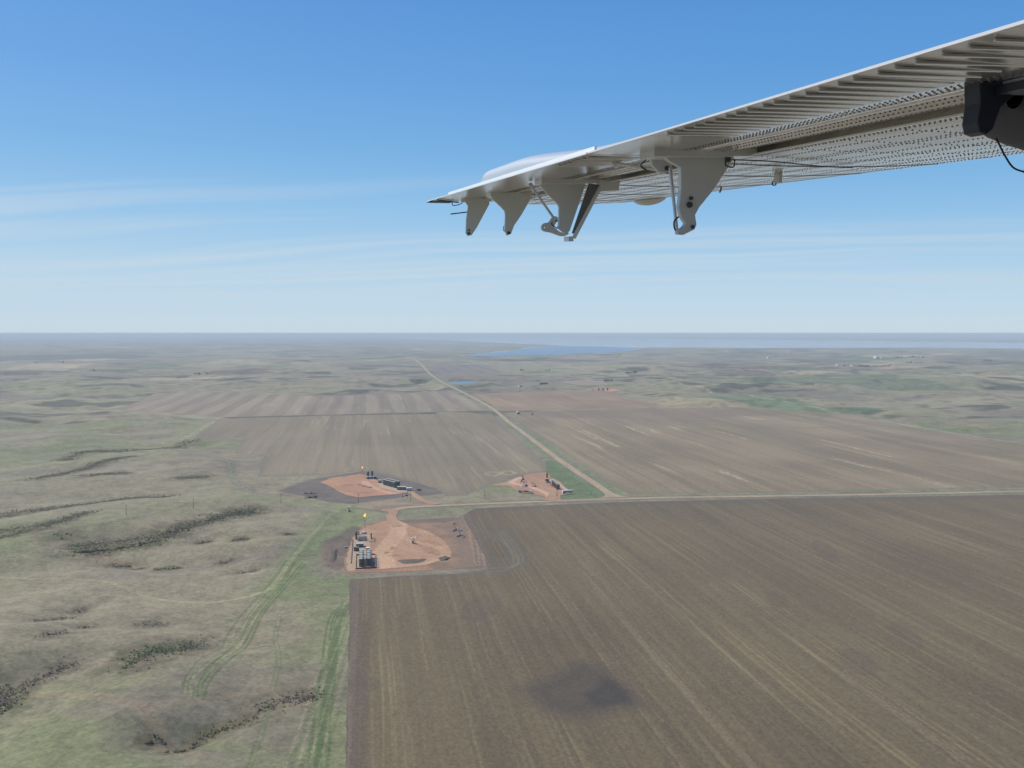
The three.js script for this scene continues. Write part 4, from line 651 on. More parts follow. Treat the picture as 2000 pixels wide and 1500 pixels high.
// --- flares: a stack with a flame that gives light
function flare(label, x, y, z, h, fh, lean, hot, cool) {
  const f = thing('flare_stack', label, 'flare', x, y, z);
  part('pipe', cyl(0.14, 0.1, h, 0, 0, 0, 10), M.rust, f); part('base_plate', bx(1, 0.15, 1, 0, 0.08, 0), M.dark, f); part('tip', cyl(0.2, 0.24, 0.7, 0, h - 0.5, 0, 10), M.dark, f);
  part('guy_wire', [0, 2.1, 4.2].map((a) => bar([0, h * 0.75, 0], [3.2 * Math.cos(a), 0, 3.2 * Math.sin(a)], 0.02, 4)), M.dark, f);
  const lick = (r, hh, k, ph) => { const g = new THREE.LatheGeometry([[0.02, 0], [r * 0.7, hh * 0.12], [r, hh * 0.34], [r * 0.75, hh * 0.6], [r * 0.4, hh * 0.82], [0, hh]].map(([a, b]) => new THREE.Vector2(a, b)), 14), p = g.attributes.position; for (let i = 0; i < p.count; i++) { const t = p.getY(i) / hh; p.setXYZ(i, p.getX(i) * (1 + 0.3 * noise(i * 0.4, ph)) + lean * t * t * hh + 0.25 * r * Math.sin(t * 6 + ph), p.getY(i), p.getZ(i) * (1 + 0.3 * noise(i * 0.5, ph + 4)) + 0.2 * r * Math.sin(t * 5 + k)); } g.computeVertexNormals(); return g.translate(0, h + 0.2, 0); };
  const glow = (c, s) => new THREE.MeshStandardMaterial({ color: rgb(0, 0, 0), emissive: rgb(...c), emissiveIntensity: s, roughness: 1 });
  const fl = part('flame', lick(fh * 0.17, fh, 1, 0.4), glow(cool, 1), f); part('flame_core', lick(fh * 0.12, fh * 0.6, 2, 2).translate(-fh * 0.1, fh * 0.18, fh * 0.1), glow(hot, 1), fl); part('flame_lick', lick(fh * 0.08, fh * 0.5, 3, 5).translate(fh * 0.14, fh * 0.5, 0), glow(cool, 1), fl);
  const l = new THREE.PointLight(rgb(...cool), 12); l.position.set(x + 1.2, y + h + 0.2 + fh * 0.5, z + fh * 0.5); l.castShadow = true; scene.add(l);
}
flare('tall thin flare stack with a yellow flame at the tank pad', SPOT.flareA[0], onPad, SPOT.flareA[1], 9.4, 4.3, 0.22, [1.6, 1.15, 0.2], [1.3, 0.5, 0.06]);
flare('thin flare stack with a pink orange flame behind the upper pad', SPOT.flareB[0], onPad, SPOT.flareB[1], 6.2, 3.8, -0.04, [1.2, 0.7, 0.5], [1.1, 0.42, 0.3]);
flare('far thin flare stack with an orange flame by the striped field', SPOT.far.flareL[0], height(...SPOT.far.flareL), SPOT.far.flareL[1], 8, 6, 0, [1.4, 0.9, 0.5], [1.2, 0.5, 0.3]);

// --- the upper pad
row(tank(2.05, 6.3, M.green, M.tankTop, '', ''), SPOT.tankB, onPad, (i) => (i === 0 ? 'grey green tank beside the small pale shed, front row of the upper pad' : i === 5 ? 'grey green tank next to the long low building, front row of the upper pad' : i < 6 ? 'grey green tank in the middle of the front row on the upper pad' : i === 11 ? 'grey green tank next to the long low building, rear row' : 'grey green tank in the rear row on the upper pad'), 'grey green tanks in two rows on the upper pad');
shed('equipment_shed', 'small pale shed at the end of the grey green tank rows', 'shed', 4.2, 3.2, 4, M.steel, M.concrete, SPOT.shedB[0][0], onPad, SPOT.shedB[0][1]);
SPOT.vertB.forEach(([x, z], i) => tower(i ? 'upright dark green treater with a pale cap, nearer the tank rows' : 'upright dark green treater with a pale cap, nearer the pink flame', 1.1, 7, M.tank, M.tankTop, x, onPad, z));
SPOT.boxB.forEach(([x, z], i) => shed('treater_house', ['dark green treater house nearest the pink flame', 'dark green treater house between two others', 'dark green treater house nearest the tank rows'][i], 'shed', 3.8, 2.6, 3.2, M.tank, M.tankTop, x, onPad, z));
shed('control_building', 'long low blue grey building with a pale roof beside the tanks', 'building', 10, 3.4, 5, M.blueGrey, M.concrete, SPOT.longB[0], onPad, SPOT.longB[1], AZ - 0.1);
shed('site_trailer', 'white site trailer with dark windows beside the long low building', 'trailer', 6, 3, 3, M.white, M.white, SPOT.trailerB[0], onPad + 0.02, SPOT.trailerB[1], AZ - 0.1);
SPOT.rowB.forEach(([x, z], i) => { const w = thing('wellhead', ['white wellhead unit, the outermost of the row on the upper pad', 'white wellhead unit, second from the outer end of the row', 'white wellhead unit in the middle of the row', 'white wellhead unit, second from the tank end of the row', 'white wellhead unit at the tank end of the row'][i], 'wellhead', x, onPad, z, AZ, 'white wellheads in a row'); part('skid', bx(2.4, 0.3, 1.4, 0, 0.15, 0), M.dark, w); part('guard', bx(1.5, 1.3, 1.2, 0.2, 0.95, 0), M.white, w); part('valve_stem', [cyl(0.2, 0.16, 1.6, -0.9, 0.3, 0, 10), bar([-1.3, 1, 0], [-0.5, 1, 0], 0.14)], M.rust, w); });
SPOT.gearB.forEach(([x, z], i) => { const w = thing('pump_skid', i ? 'dark pump skid at the foot of the paired poles' : 'dark pump skid with a white drum near the paired poles', 'pump', x, 0.18, z, AZ); part('skid', bx(2.6, 0.3, 1.6, 0, 0.15, 0), M.dark, w); part('motor', lying(0.5, 1.7, 0.3, 0.8, 0), i ? M.dark : M.white, w); part('pump_body', bx(0.8, 1.2, 0.9, -0.8, 0.9, 0), M.dark, w); });
{ const p = thing('pipe_stack', 'pale pipes stacked along the edge of the upper pad', 'pipes', SPOT.pipesB[0], 0.14, SPOT.pipesB[1], AZ + 0.2); for (let i = 0; i < 5; i++) part('pipe', bar([-4, 0.22 + (i > 2 ? 0.38 : 0), (i % 3) * 0.45 + (i > 2 ? 0.22 : 0)], [4, 0.22 + (i > 2 ? 0.38 : 0), (i % 3) * 0.45 + (i > 2 ? 0.22 : 0)], 0.2, 10), M.white, p); }
function wheel(r, w, x, y, z, parent) { const t = part('wheel', new THREE.CylinderGeometry(r, r, w, 16).rotateX(Math.PI / 2).translate(x, y, z), M.rubber, parent); part('rim', new THREE.CylinderGeometry(r * 0.55, r * 0.55, w + 0.02, 12).rotateX(Math.PI / 2).translate(x, y, z), M.steel, t); }
function pickup(label, body, x, y, z, turn) {
  const p = thing('pickup_truck', label, 'truck', x, y, z, turn), side = new THREE.Shape([[-2.7, 0.45], [2.7, 0.45], [2.75, 1.0], [1.4, 1.12], [0.75, 1.75], [-0.8, 1.78], [-1.0, 1.15], [-2.7, 1.15]].map(([a, b]) => new THREE.Vector2(a, b)));
  part('body', new THREE.ExtrudeGeometry(side, { depth: 1.7, bevelEnabled: true, bevelSize: 0.06, bevelThickness: 0.08, bevelSegments: 2 }).translate(0, 0, -0.85), body, p);
  part('window', [bx(1.3, 0.42, 0.02, -0.05, 1.45, 0.945), bx(1.3, 0.42, 0.02, -0.05, 1.45, -0.945)], M.glass, p); part('cargo_bed', bx(1.6, 0.02, 1.4, -1.85, 1.225, 0), M.dark, p);
  for (const [wx, wz] of [[1.7, 0.8], [1.7, -0.8], [-1.7, 0.8], [-1.7, -0.8]]) wheel(0.4, 0.26, wx, 0.4, wz, p);
  for (const s of [-0.65, 0.65]) part('headlight', bx(0.04, 0.18, 0.35, 2.83, 0.85, s), M.white, p);
  return p;
}
pickup('white pickup truck parked near the flare end of the tank pad', M.white, SPOT.truckA[0], onPad, SPOT.truckA[1], 1.0);
pickup('dark pickup truck parked past the white site trailer', M.dark, SPOT.truckB[0], 0.14, SPOT.truckB[1], AZ);

// --- the small pad by the crossroads
tower('tall brown upright treater on the small orange pad', 0.9, 6, M.brown, M.rust, SPOT.vertC[0], onPad, SPOT.vertC[1] - 3);
shed('equipment_shed', 'brown shed with a tan roof below the upright treater', 'shed', 4.2, 2.8, 3.6, M.brown, M.tan, SPOT.boxC[0], onPad, SPOT.boxC[1]);
{ const s = thing('pump_skid', 'long dark pump skid in front of the tan roofed shed', 'pump', SPOT.skidC[0], onPad, SPOT.skidC[1] + 2, AZ); part('skid', bx(5, 0.3, 1.6, 0, 0.15, 0), M.dark, s); part('motor', lying(0.55, 2.2, -1, 0.9, 0), M.brown, s); part('pump_body', bx(1.4, 1.2, 1.1, 1.4, 0.9, 0), M.dark, s); }
SPOT.smallC.forEach(([x, z], i) => { const w = thing('wellhead', i ? 'small dark wellhead valve beside the brown tank row' : 'small dark wellhead valve below the pump skid', 'wellhead', x, onPad, z, AZ); part('casing', cyl(0.35, 0.3, 1.2, 0, 0, 0, 10), M.rust, w); part('valve', [cyl(0.2, 0.2, 1.4, 0, 1.2, 0, 8), bar([-0.8, 1.5, 0], [0.8, 1.5, 0], 0.16)], M.dark, w); });
row(tank(2.0, 6.2, M.brown, paint(0.5, 0.5, 0.47, 0.6), '', ''), SPOT.tankC, onPad, (i) => ['brown tank with a pale roof farthest from the white trailer', 'brown tank with a pale roof, second in the row from the treater', 'brown tank with a pale roof in the middle of the row', 'brown tank with a pale roof, second in the row from the white trailer', 'brown tank with a pale roof nearest the white trailer'][i], 'brown tanks in a single row');
function boxTrailer(label, x, y, z, turn) {
  const t = thing('box_trailer', label, 'trailer', x, y, z, turn);
  part('box', bx(11.4, 2.7, 2.5, 0, 2.45, 0), M.steel, t); part('roof', bx(11.5, 0.06, 2.56, 0, 3.84, 0), M.white, t); part('end_door', bx(0.06, 2.6, 2.4, -5.74, 2.45, 0), M.white, t); part('chassis', bx(11, 0.25, 1.2, 0, 0.95, 0), M.dark, t); part('landing_leg', [bx(0.15, 0.95, 0.15, 3.4, 0.48, 0.7), bx(0.15, 0.95, 0.15, 3.4, 0.48, -0.7)], M.dark, t);
  for (const [wx, wz] of [[-3.2, 0.95], [-3.2, -0.95], [-4.4, 0.95], [-4.4, -0.95]]) wheel(0.5, 0.4, wx, 0.5, wz, t);
}
boxTrailer('white and grey box trailer at the edge of the green verge', SPOT.trailerC[0], onPad, SPOT.trailerC[1], AZ);
{
  const t = thing('flatbed_truck', 'dark flatbed truck with a white cab at the edge of the small pad', 'truck', SPOT.truckC[0], onPad, SPOT.truckC[1], -0.35);
  part('cab', [bx(2.1, 2.3, 2.4, 7.3, 1.9, 0), bx(1.5, 1.2, 2.2, 9.0, 1.4, 0)], M.white, t); part('windscreen', bx(0.05, 0.8, 2, 8.38, 2.45, 0), M.glass, t); part('flatbed', bx(13.5, 0.3, 2.5, -0.8, 1.35, 0), M.dark, t);
  for (const [x, m] of [[-6, M.blueGrey], [-3, M.tan], [0.4, M.dark], [3.2, M.brown]]) part('load', lying(0.65, 2.4, x, 2.2, 0), m, t);
  for (const [wx, wz] of [[9, 1], [9, -1], [6, 1], [6, -1], [-5, 1], [-5, -1], [-6.2, 1], [-6.2, -1]]) wheel(0.52, 0.4, wx, 0.52, wz, t);
}

// --- power poles and road side posts
const poleLabels = ['wooden power pole on the pasture slope, farthest from the pads', 'wooden power pole on the pasture slope, middle of three', 'wooden power pole on the pasture slope, nearest the green grass', 'wooden power pole at the foot of the upper pad', 'wooden power pole nearest the white site trailer', 'wooden power pole by the sandy track, with a pump skid at its foot', 'wooden power pole on the verge between the two upper pads', 'wooden power pole beside the brown tank row'];
SPOT.poles.forEach(([x, z], i) => { const p = thing('power_pole', poleLabels[i], 'pole', x, height(x, z), z, AZ, 'wooden power poles'); part('pole', cyl(0.2, 0.14, 10.2, 0, -0.3, 0, 9), M.wood, p); part('crossarm', bx(2.4, 0.14, 0.12, 0, 9.3, 0.13), M.wood, p); for (const s of [-1.05, 0, 1.05]) part('insulator', cyl(0.06, 0.05, 0.22, s, 9.37, 0.13, 8), M.grey, p); });
SPOT.posts.forEach(([x, z], i) => { const p = thing('marker_post', i < 3 ? 'short dark marker post beside the gravel road climbing to the lake' : 'short dark marker post in the green verge by the crossroads', 'post', x, 0.05, z, AZ, 'marker posts along the road'); part('post', cyl(0.16, 0.14, 3.2, 0, -0.2, 0, 8), M.wood, p); part('plate', bx(0.6, 0.5, 0.05, 0, 2.6, 0.17), M.grey, p); });

// --- far farms and pads
const far = SPOT.far, land = (k, dx = 0, dz = 0) => [far[k][0] + dx, height(far[k][0] + dx, far[k][1] + dz) + 0.05, far[k][1] + dz];
shed('farmhouse', 'white house on the far grass beyond the pond', 'house', 13, 6, 10, M.white, M.grey, ...land('whiteHouse'), 0.3, 3);
shed('barn', 'long low dark green barn near the white house', 'barn', 30, 5, 12, M.green, M.tank, ...land('barn'), 0.1, 2);
shed('hut', 'pale grey hut in the stubble field beside the gravel road', 'hut', 7, 4, 6, M.concrete, M.white, far.hut[0], 0.12, far.hut[1], 0.2, 1.4);
shed('hut', 'low dark hut next to the pale grey one', 'hut', 5, 2, 4, M.grey, M.grey, far.shedHut[0], 0.12, far.shedHut[1], 0.2, 0.6);
shed('barn', 'bright white roof among the dark brush of the far plain', 'barn', 30, 5, 18, M.white, M.white, ...land('roofL1'), 0.2, 2);
shed('barn', 'wider bright white roof among the dark brush of the far plain', 'barn', 42, 5, 20, M.white, M.white, ...land('roofL2'), 0.1, 2);
shed('farmhouse', 'large white farm building among the farther trees', 'house', 26, 9, 20, M.white, M.white, ...land('town1'), 0.4, 4);
shed('farmhouse', 'small white farm building beside the largest one', 'house', 14, 6, 10, M.white, M.concrete, ...land('town1b'), 0.1, 3);
shed('farmhouse', 'white farm building at the end of the farther tree belt', 'house', 14, 7, 12, M.white, M.white, ...land('town1c'), 0.2, 3);
shed('farmhouse', 'white farm building before the near tree row', 'house', 18, 6, 12, M.white, M.white, ...land('town2a'), 0.2, 3);
shed('barn', 'pale barn next to the white farm building', 'barn', 24, 5, 12, M.concrete, M.concrete, ...land('town2b', 18), 0.1, 2);
shed('farmhouse', 'white farm building at the start of the near tree row', 'house', 16, 6, 12, M.white, M.white, ...land('town2c'), 0.3, 3);
shed('farmhouse', 'lone white building on the plain before the lake', 'house', 20, 8, 16, M.white, M.white, ...land('whiteR'), 0.3, 3);
{
  const t = tank(2.4, 6.5, M.rust, M.rust, '', ''); const spots = [];
  const add = (k, n, stepX, label, group) => { for (let i = 0; i < n; i++) spots.push([...land(k, (i - (n - 1) / 2) * stepX, i * -1), label, group]); };
  add('tanksFarA', 6, 7.5, 'rust red tank in the row by the far pink stubble field', 'rust red tanks by the stubble field'); add('tanksFarA2', 2, 12, 'rust red tank apart from the row by the stubble field', 'two rust red tanks apart'); add('tanksFarB', 3, 14, 'rust red tank on the far red pad past the stubble field', 'rust red tanks on the far red pad'); add('padFarR', 6, 9, 'rust red tank on the red pad in the distant hills', 'rust red tanks in the hills'); add('padFarL', 6, 9, 'rust red tank on the pad beyond the striped field', 'rust red tanks beyond the striped field');
  spots.forEach(([x, y, z, label, group], i) => { if (i) copy(t, x, y, z, AZ, label, group); else { t.position.set(x, y, z); tag(t, label, 'tank', group); } });
}
pumpJack('rust red pump jack on the far red pad past the stubble field', M.rust, M.red, ...land('tanksFarB', -34, 10), 0.4, 1.1);
pumpJack('rust red pump jack beside the red tanks in the distant hills', M.rust, M.red, ...land('padFarR', 46, 10), 0.4, 1.1);
for (const o of scene.children) shade(o);

// ---------------------------------------------------------------- the aircraft's own wing, high over the camera
{
  // local axes: s inboard from the tip, n up, c forward from the trailing edge (metres)
  const S = new THREE.Vector3(0.23767, -0.09164, 0.96701), N = new THREE.Vector3(-0.0242, 0.99467, 0.10021);
  const wing = thing('airplane_wing', 'silver aircraft wing underside with hanging hinge arms and dark engine nacelle', 'aircraft wing', -0.7655, 181.1951, -8.4779);
  wing.quaternion.setFromRotationMatrix(new THREE.Matrix4().makeBasis(S, N, S.clone().cross(N)));
  const V = (s, c, n) => [s, n, -c];
  const gloss = (r, g, b, rough = 0.35) => new THREE.MeshPhysicalMaterial({ color: rgb(r, g, b), roughness: rough, clearcoat: 0.6, clearcoatRoughness: 0.2 });
  // worn paint: fine dirt and chordwise oil streaks, 2 m to a tile
  const grime = coverTexture(0, 2, 0, 2, 512, 512, (s, c, o) => { const st = fbm(s * 26, c * 1.3, 4), sp = noise(s * 90, c * 90), drip = step01(0.42, 0.62, fbm(s * 9 + 4, c * 0.8, 3)) * step01(-0.2, 0.4, noise(s * 60, c * 2)); const v = clamp(0.9 + 0.12 * st + 0.03 * sp - 0.2 * drip + 0.08 * fbm(s * 4, c * 4, 3)); o[0] = v; o[1] = v * 0.99; o[2] = v * 0.97; return 1; }, () => {}, 0.01);
  grime.wrapS = grime.wrapT = THREE.MirroredRepeatWrapping;
  const worn = (m) => { m.map = grime; return m; };
  const SKIN = worn(new THREE.MeshPhysicalMaterial({ color: rgb(0.76, 0.74, 0.71), metalness: 0.8, roughness: 0.2 })), ARM = gloss(0.66, 0.66, 0.655, 0.45), METAL = paint(0.6, 0.61, 0.62, 0.35, 0.6), BLACK = paint(0.02, 0.02, 0.025, 0.5), SEAL = paint(0.08, 0.08, 0.085, 0.7), EDGE = gloss(0.86, 0.85, 0.83, 0.3);
  // a skin swept along the span: profile [c, n] points, span limits may depend on c
  const sweep = (prof, s0, s1, seg, closed = true) => {
    const P = [], I = [], m = prof.length;
    for (let k = 0; k <= seg; k++) for (const [c, n] of prof) { const a = typeof s0 === 'function' ? s0(c) : s0, b = typeof s1 === 'function' ? s1(c) : s1; P.push(...V(lerp(a, b, k / seg), c, n)); }
    for (let k = 0; k < seg; k++) for (let i = 0; i < m - (closed ? 0 : 1); i++) { const a = k * m + i, b = k * m + ((i + 1) % m); I.push(a, b, a + m, b, b + m, a + m); }
    if (closed) { const tri = THREE.ShapeUtils.triangulateShape(prof.map(([c, n]) => new THREE.Vector2(c, n)), []); for (const [a, b, c] of tri) { I.push(a, b, c); I.push(seg * m + a, seg * m + c, seg * m + b); } }
    const g = new THREE.BufferGeometry(); g.setAttribute('position', new THREE.Float32BufferAttribute(P, 3)); g.setIndex(I);
    const f = g.toNonIndexed(); f.computeVertexNormals(); const q = f.attributes.position, uv = new Float32Array(q.count * 2); for (let i = 0; i < q.count; i++) { uv[i * 2] = q.getX(i) / 2; uv[i * 2 + 1] = -q.getZ(i) / 2; } f.setAttribute('uv', new THREE.BufferAttribute(uv, 2));
    return f;
  };
  const prof = [[0.66, -0.028]];
  for (let i = 1; i <= 14; i++) { const t = i / 14, c = lerp(0.66, 1.9, t); prof.push([c, -0.03 - 0.022 * Math.sin(t * Math.PI * 0.86)]); }
  for (let i = 1; i < 9; i++) { const a = -1.9 + (i / 8) * 3.0; prof.push([1.9 + 0.085 * Math.cos(a), 0.05 + 0.085 * Math.sin(a)]); }
  for (let i = 0; i <= 8; i++) { const t = i / 8; prof.push([lerp(1.84, 0.62, t), lerp(0.17, 0.125, t) + 0.06 * Math.sin(t * 2.6)]); }
  prof.push([0.62, 0.02], [0.7, 0.01]);
  part('wing_box', sweep(prof, 0, 9.2, 24), SKIN, wing);
  const tip = part('tip_cap', sweep(prof.map(([c, n]) => [c, n * 0.98 + 0.001]), -0.06, -0.003, 1), SKIN, wing);
  part('position_light', new THREE.SphereGeometry(0.05, 12, 8).scale(1, 0.8, 2).translate(...V(-0.08, 1.6, 0.02)), METAL, tip);
  // flap and aileron: fore element, then the beaded trailing element
  const fore = [[0.44, -0.006], [0.52, -0.02], [0.6, -0.012], [0.63, 0.012], [0.6, 0.045], [0.52, 0.058], [0.44, 0.03]];
  const aft = [[0.0, -0.004], [0.31, -0.012], [0.41, -0.008], [0.42, 0.012], [0.4, 0.03], [0.3, 0.045], [0.15, 0.026], [0.0, 0.004]];
  part('fore_flap', sweep(fore, 0.02, 5.3, 1), SKIN, wing); part('fore_flap', sweep(fore, 5.305, 9.2, 1), SKIN, wing);
  const ail = part('aileron', sweep(aft, 0, 4.58, 1), SKIN, wing), flapOut = part('flap', sweep(aft, 4.6, 5.3, 1), SKIN, wing), flapIn = part('flap', sweep(aft, 5.305, 6.52, 1), SKIN, wing), flapRoot = part('flap', sweep(aft, 6.524, 9.2, 1), SKIN, wing); 
  part('trailing_edge_strip', sweep([[-0.003, -0.003], [-0.0005, -0.0035], [-0.0005, 0.0038], [-0.003, 0.0034]], 0.0, 4.58, 1), EDGE, wing); part('trailing_edge_strip', sweep([[-0.003, -0.003], [-0.0005, -0.0035], [-0.0005, 0.0038], [-0.003, 0.0034]], 4.6, 9.2, 1), ARM, wing);
  part('trim_strip', sweep([[0.035, 0.012], [0.045, 0.012], [0.045, 0.03], [0.035, 0.03]], 0.9, 4.58, 1), EDGE, ail);
  for (const [c, n, s0, m] of [[0.428, -0.012, 0, EDGE], [0.64, -0.032, 0, EDGE]]) part('slot_lip', sweep([[c - 0.006, n - 0.003], [c + 0.006, n - 0.003], [c + 0.006, n + 0.003], [c - 0.006, n + 0.003]], s0, 9.2, 1), m, wing);
  // pressed beads across the trailing element
  const beadShape = new THREE.CapsuleGeometry(0.0045, 0.27, 3, 6).rotateX(Math.PI / 2);
  for (let i = 0; i < 62; i++) { const s = 4.05 + i * 0.074; if (s > 4.55 && s < 5.32) continue; part('stiffener_bead', beadShape.clone().translate(...V(s + 0.006 * noise(i * 3.7, 1), 0.165 + 0.006 * noise(i * 2.3, 8), -0.0095)), SKIN, s > 6.52 ? flapRoot : s > 5.3 ? flapIn : s > 4.59 ? flapOut : ail); }
  // panel seams
  for (const s of [0.9, 1.86, 2.82, 3.78, 4.42]) { const seam = []; for (let i = 0; i < 12; i++) { const a = 0.68 + i * 0.1, b = a + 0.1, lo = (c) => -0.0305 - 0.022 * Math.sin(((c - 0.66) / 1.24) * Math.PI * 0.86); seam.push(bar(V(s, a, lo(a)), V(s, b, lo(b)), 0.0022, 5)); } part('panel_seam', seam, SEAL, wing); }
  // rivets
  {
    const spots = [], put = (s, c, n) => spots.push([s + 0.0025 * noise(s * 130, c * 40), c + 0.002 * noise(s * 90 + 7, c * 60), n]);
    const lower = (c) => -0.03 - 0.022 * Math.sin(((c - 0.66) / 1.24) * Math.PI * 0.86);
    for (const c of [0.68, 0.7, 0.8, 0.93, 0.97, 1.1, 1.22, 1.26, 1.4, 1.52, 1.56, 1.68, 1.8, 1.84]) for (let s = 0.1; s < 7; s += 0.024) put(s, c, lower(c));
    for (let s = 0.3; s < 7; s += 0.32) for (let c = 0.7; c < 1.88; c += 0.024) put(s, c, lower(c));
    for (const [c, n] of [[0.335, -0.0112], [0.36, -0.0104], [0.385, -0.0094], [0.47, -0.0112], [0.5, -0.0165], [0.56, -0.016]]) for (let s = 0.1; s < 7.4; s += 0.024) put(s, c, n);
    const g = new THREE.SphereGeometry(0.0036, 6, 4).scale(1, 0.5, 1), m = new THREE.InstancedMesh(g, paint(0.2, 0.195, 0.19, 0.6), spots.length), T = new THREE.Matrix4();
    spots.forEach(([s, c, n], i) => m.setMatrixAt(i, T.makeTranslation(...V(s, c, n - 0.0006)))); m.name = 'rivets'; m.userData.kind = 'stuff'; wing.add(m);
  }
  // hinge arms: plates across the wing, each in its own chordwise plane
  const plate = (pts, s, th, holes = []) => { const sh = new THREE.Shape(pts.map(([c, n]) => new THREE.Vector2(c, n))); for (const [c, n, r] of holes) { const h = new THREE.Path(); h.absarc(c, n, r, 0, 6.283); sh.holes.push(h); } return new THREE.ExtrudeGeometry(sh, { depth: th, bevelEnabled: true, bevelSize: 0.003, bevelThickness: 0.003, bevelSegments: 2, curveSegments: 16 }).rotateY(Math.PI / 2).translate(s - th / 2, 0, 0); };
  const curve = (pts) => new THREE.SplineCurve(pts.map(([c, n]) => new THREE.Vector2(c, n))).getPoints(pts.length * 5).map((p) => [p.x, p.y]);
  const cable = (pts, r) => new THREE.TubeGeometry(new THREE.CatmullRomCurve3(pts.map((p) => new THREE.Vector3(...V(...p)))), 28, r, 6);
  const bolt = (s, c, n, r, parent) => part('bolt', new THREE.CylinderGeometry(r, r, 0.05, 10).rotateZ(Math.PI / 2).translate(...V(s, c, n)), SEAL, parent);
  const a1 = part('hinge_arm', plate([[0.2, 0.01], [0.235, -0.025], [0.258, -0.06], [0.262, -0.08], [0.243, -0.188], [0.236, -0.296], [0.25, -0.318], [0.28, -0.314], [0.326, -0.254], [0.445, -0.053], [0.43, 0.01]], 0.564, 0.02), ARM, wing);
  bolt(0.564, 0.258, -0.3, 0.012, a1); bolt(0.564, 0.262, -0.272, 0.007, a1); part('rib_flange', bar(V(0.55, 0.29, -0.28), V(0.55, 0.42, -0.06), 0.004), EDGE, a1);
  part('static_wick', bar(V(0.52, 0.115, -0.133), V(0.52, 0.262, -0.118), 0.005), BLACK, a1);
  const a2 = part('hinge_arm', plate([[0.235, 0.01], [0.28, -0.06], [0.34, -0.115], [0.365, -0.145], [0.369, -0.18], [0.361, -0.29], [0.377, -0.326], [0.405, -0.315], [0.431, -0.253], [0.494, -0.169], [0.575, -0.04], [0.57, 0.01]], 1.484, 0.022), ARM, wing);
  bolt(1.484, 0.388, -0.31, 0.012, a2); part('bonding_cable', cable([[1.46, 0.385, -0.31], [1.45, 0.36, -0.29], [1.45, 0.362, -0.26], [1.46, 0.375, -0.25]], 0.003), BLACK, a2);
  const a3 = part('hinge_arm', plate([[0.21, 0.0], [0.27, -0.075], [0.345, -0.145], [0.36, -0.17], [0.354, -0.281], [0.347, -0.295], [0.395, -0.332], [0.419, -0.315], [0.52, -0.05], [0.54, 0.0]], 2.95, 0.02), ARM, wing);
  part('guide_rail', bar(V(2.93, 0.515, -0.03), V(2.93, 0.4, -0.33), 0.012), EDGE, a3); part('guide_rail', bar(V(3.06, 0.6, -0.04), V(3.06, 0.415, -0.36), 0.013), ARM, a3);
  part('inner_web', plate([[0.52, -0.04], [0.41, -0.33], [0.43, -0.33], [0.6, -0.05]], 3.05, 0.01), paint(0.16, 0.165, 0.17, 0.6), a3); part('rail_foot', bx(0.1, 0.03, 0.03, 3.0, -0.365, -0.402), ARM, a3);
  part('mount_block', plate([[0.58, -0.02], [0.7, -0.02], [0.69, -0.08], [0.585, -0.085]], 3.05, 0.09), ARM, a3);
  const bell = part('bellcrank', plate(curve([[0.345, -0.292], [0.39, -0.325], [0.44, -0.33], [0.4, -0.345], [0.33, -0.322], [0.285, -0.312], [0.27, -0.292], [0.285, -0.27], [0.318, -0.262], [0.34, -0.235], [0.362, -0.228], [0.372, -0.245], [0.35, -0.275], [0.345, -0.292]]), 2.86, 0.025, [[0.289, -0.291, 0.009]]), ARM, a3);
  bolt(2.85, 0.36, -0.24, 0.01, bell); bolt(2.85, 0.32, -0.292, 0.012, bell);
  part('push_rod', [bar(V(2.82, 0.22, -0.035), V(2.84, 0.358, -0.236), 0.008, 10)], ARM, wing); for (const [a, b, c] of [[2.82, 0.217, -0.03], [2.84, 0.36, -0.238]]) part('rod_end', new THREE.SphereGeometry(0.015, 10, 8).translate(...V(a, b, c)), METAL, wing);
  part('bonding_cable', cable([[2.9, 0.36, -0.3], [2.88, 0.33, -0.27], [2.87, 0.35, -0.25], [2.9, 0.38, -0.26]], 0.003), BLACK, a3);
  const a4 = part('hinge_arm', plate([[0.24, -0.005], [0.3, -0.05], [0.349, -0.075], [0.352, -0.167], [0.341, -0.24], [0.35, -0.275], [0.374, -0.312], [0.36, -0.328], [0.335, -0.342], [0.337, -0.353], [0.36, -0.355], [0.41, -0.333], [0.418, -0.315], [0.411, -0.275], [0.43, -0.242], [0.496, -0.169], [0.588, -0.04], [0.6, 0.0]], 4.768, 0.024), ARM, wing);
  for (const [c, n, r] of [[0.385, -0.232, 0.013], [0.4, -0.325, 0.008], [0.392, -0.205, 0.008], [0.56, -0.045, 0.012]]) bolt(4.768, c, n, r, a4);
  part('rib_flange', bar(V(4.748, 0.37, -0.23), V(4.748, 0.41, -0.075), 0.004), EDGE, a4); part('seam', bar(V(4.749, 0.4, -0.22), V(4.749, 0.49, -0.04), 0.002), BLACK, a4);
  part('bonding_cable', cable([[4.74, 0.385, -0.232], [4.73, 0.372, -0.27], [4.72, 0.345, -0.3], [4.73, 0.35, -0.34], [4.74, 0.395, -0.335]], 0.0035), BLACK, a4);
  part('bonding_cable', cable([[4.74, 0.35, -0.07], [4.72, 0.38, -0.045], [4.73, 0.405, -0.06], [4.74, 0.4, -0.12]], 0.0025), BLACK, a4);
  part('push_rod', bar(V(4.62, 0.368, -0.065), V(4.66, 0.385, -0.345), 0.0075, 12), METAL, wing);
  const br = part('rod_bracket', plate([[0.29, 0.0], [0.3, -0.05], [0.33, -0.08], [0.36, -0.085], [0.385, -0.07], [0.39, 0.0]], 4.58, 0.02), ARM, wing);
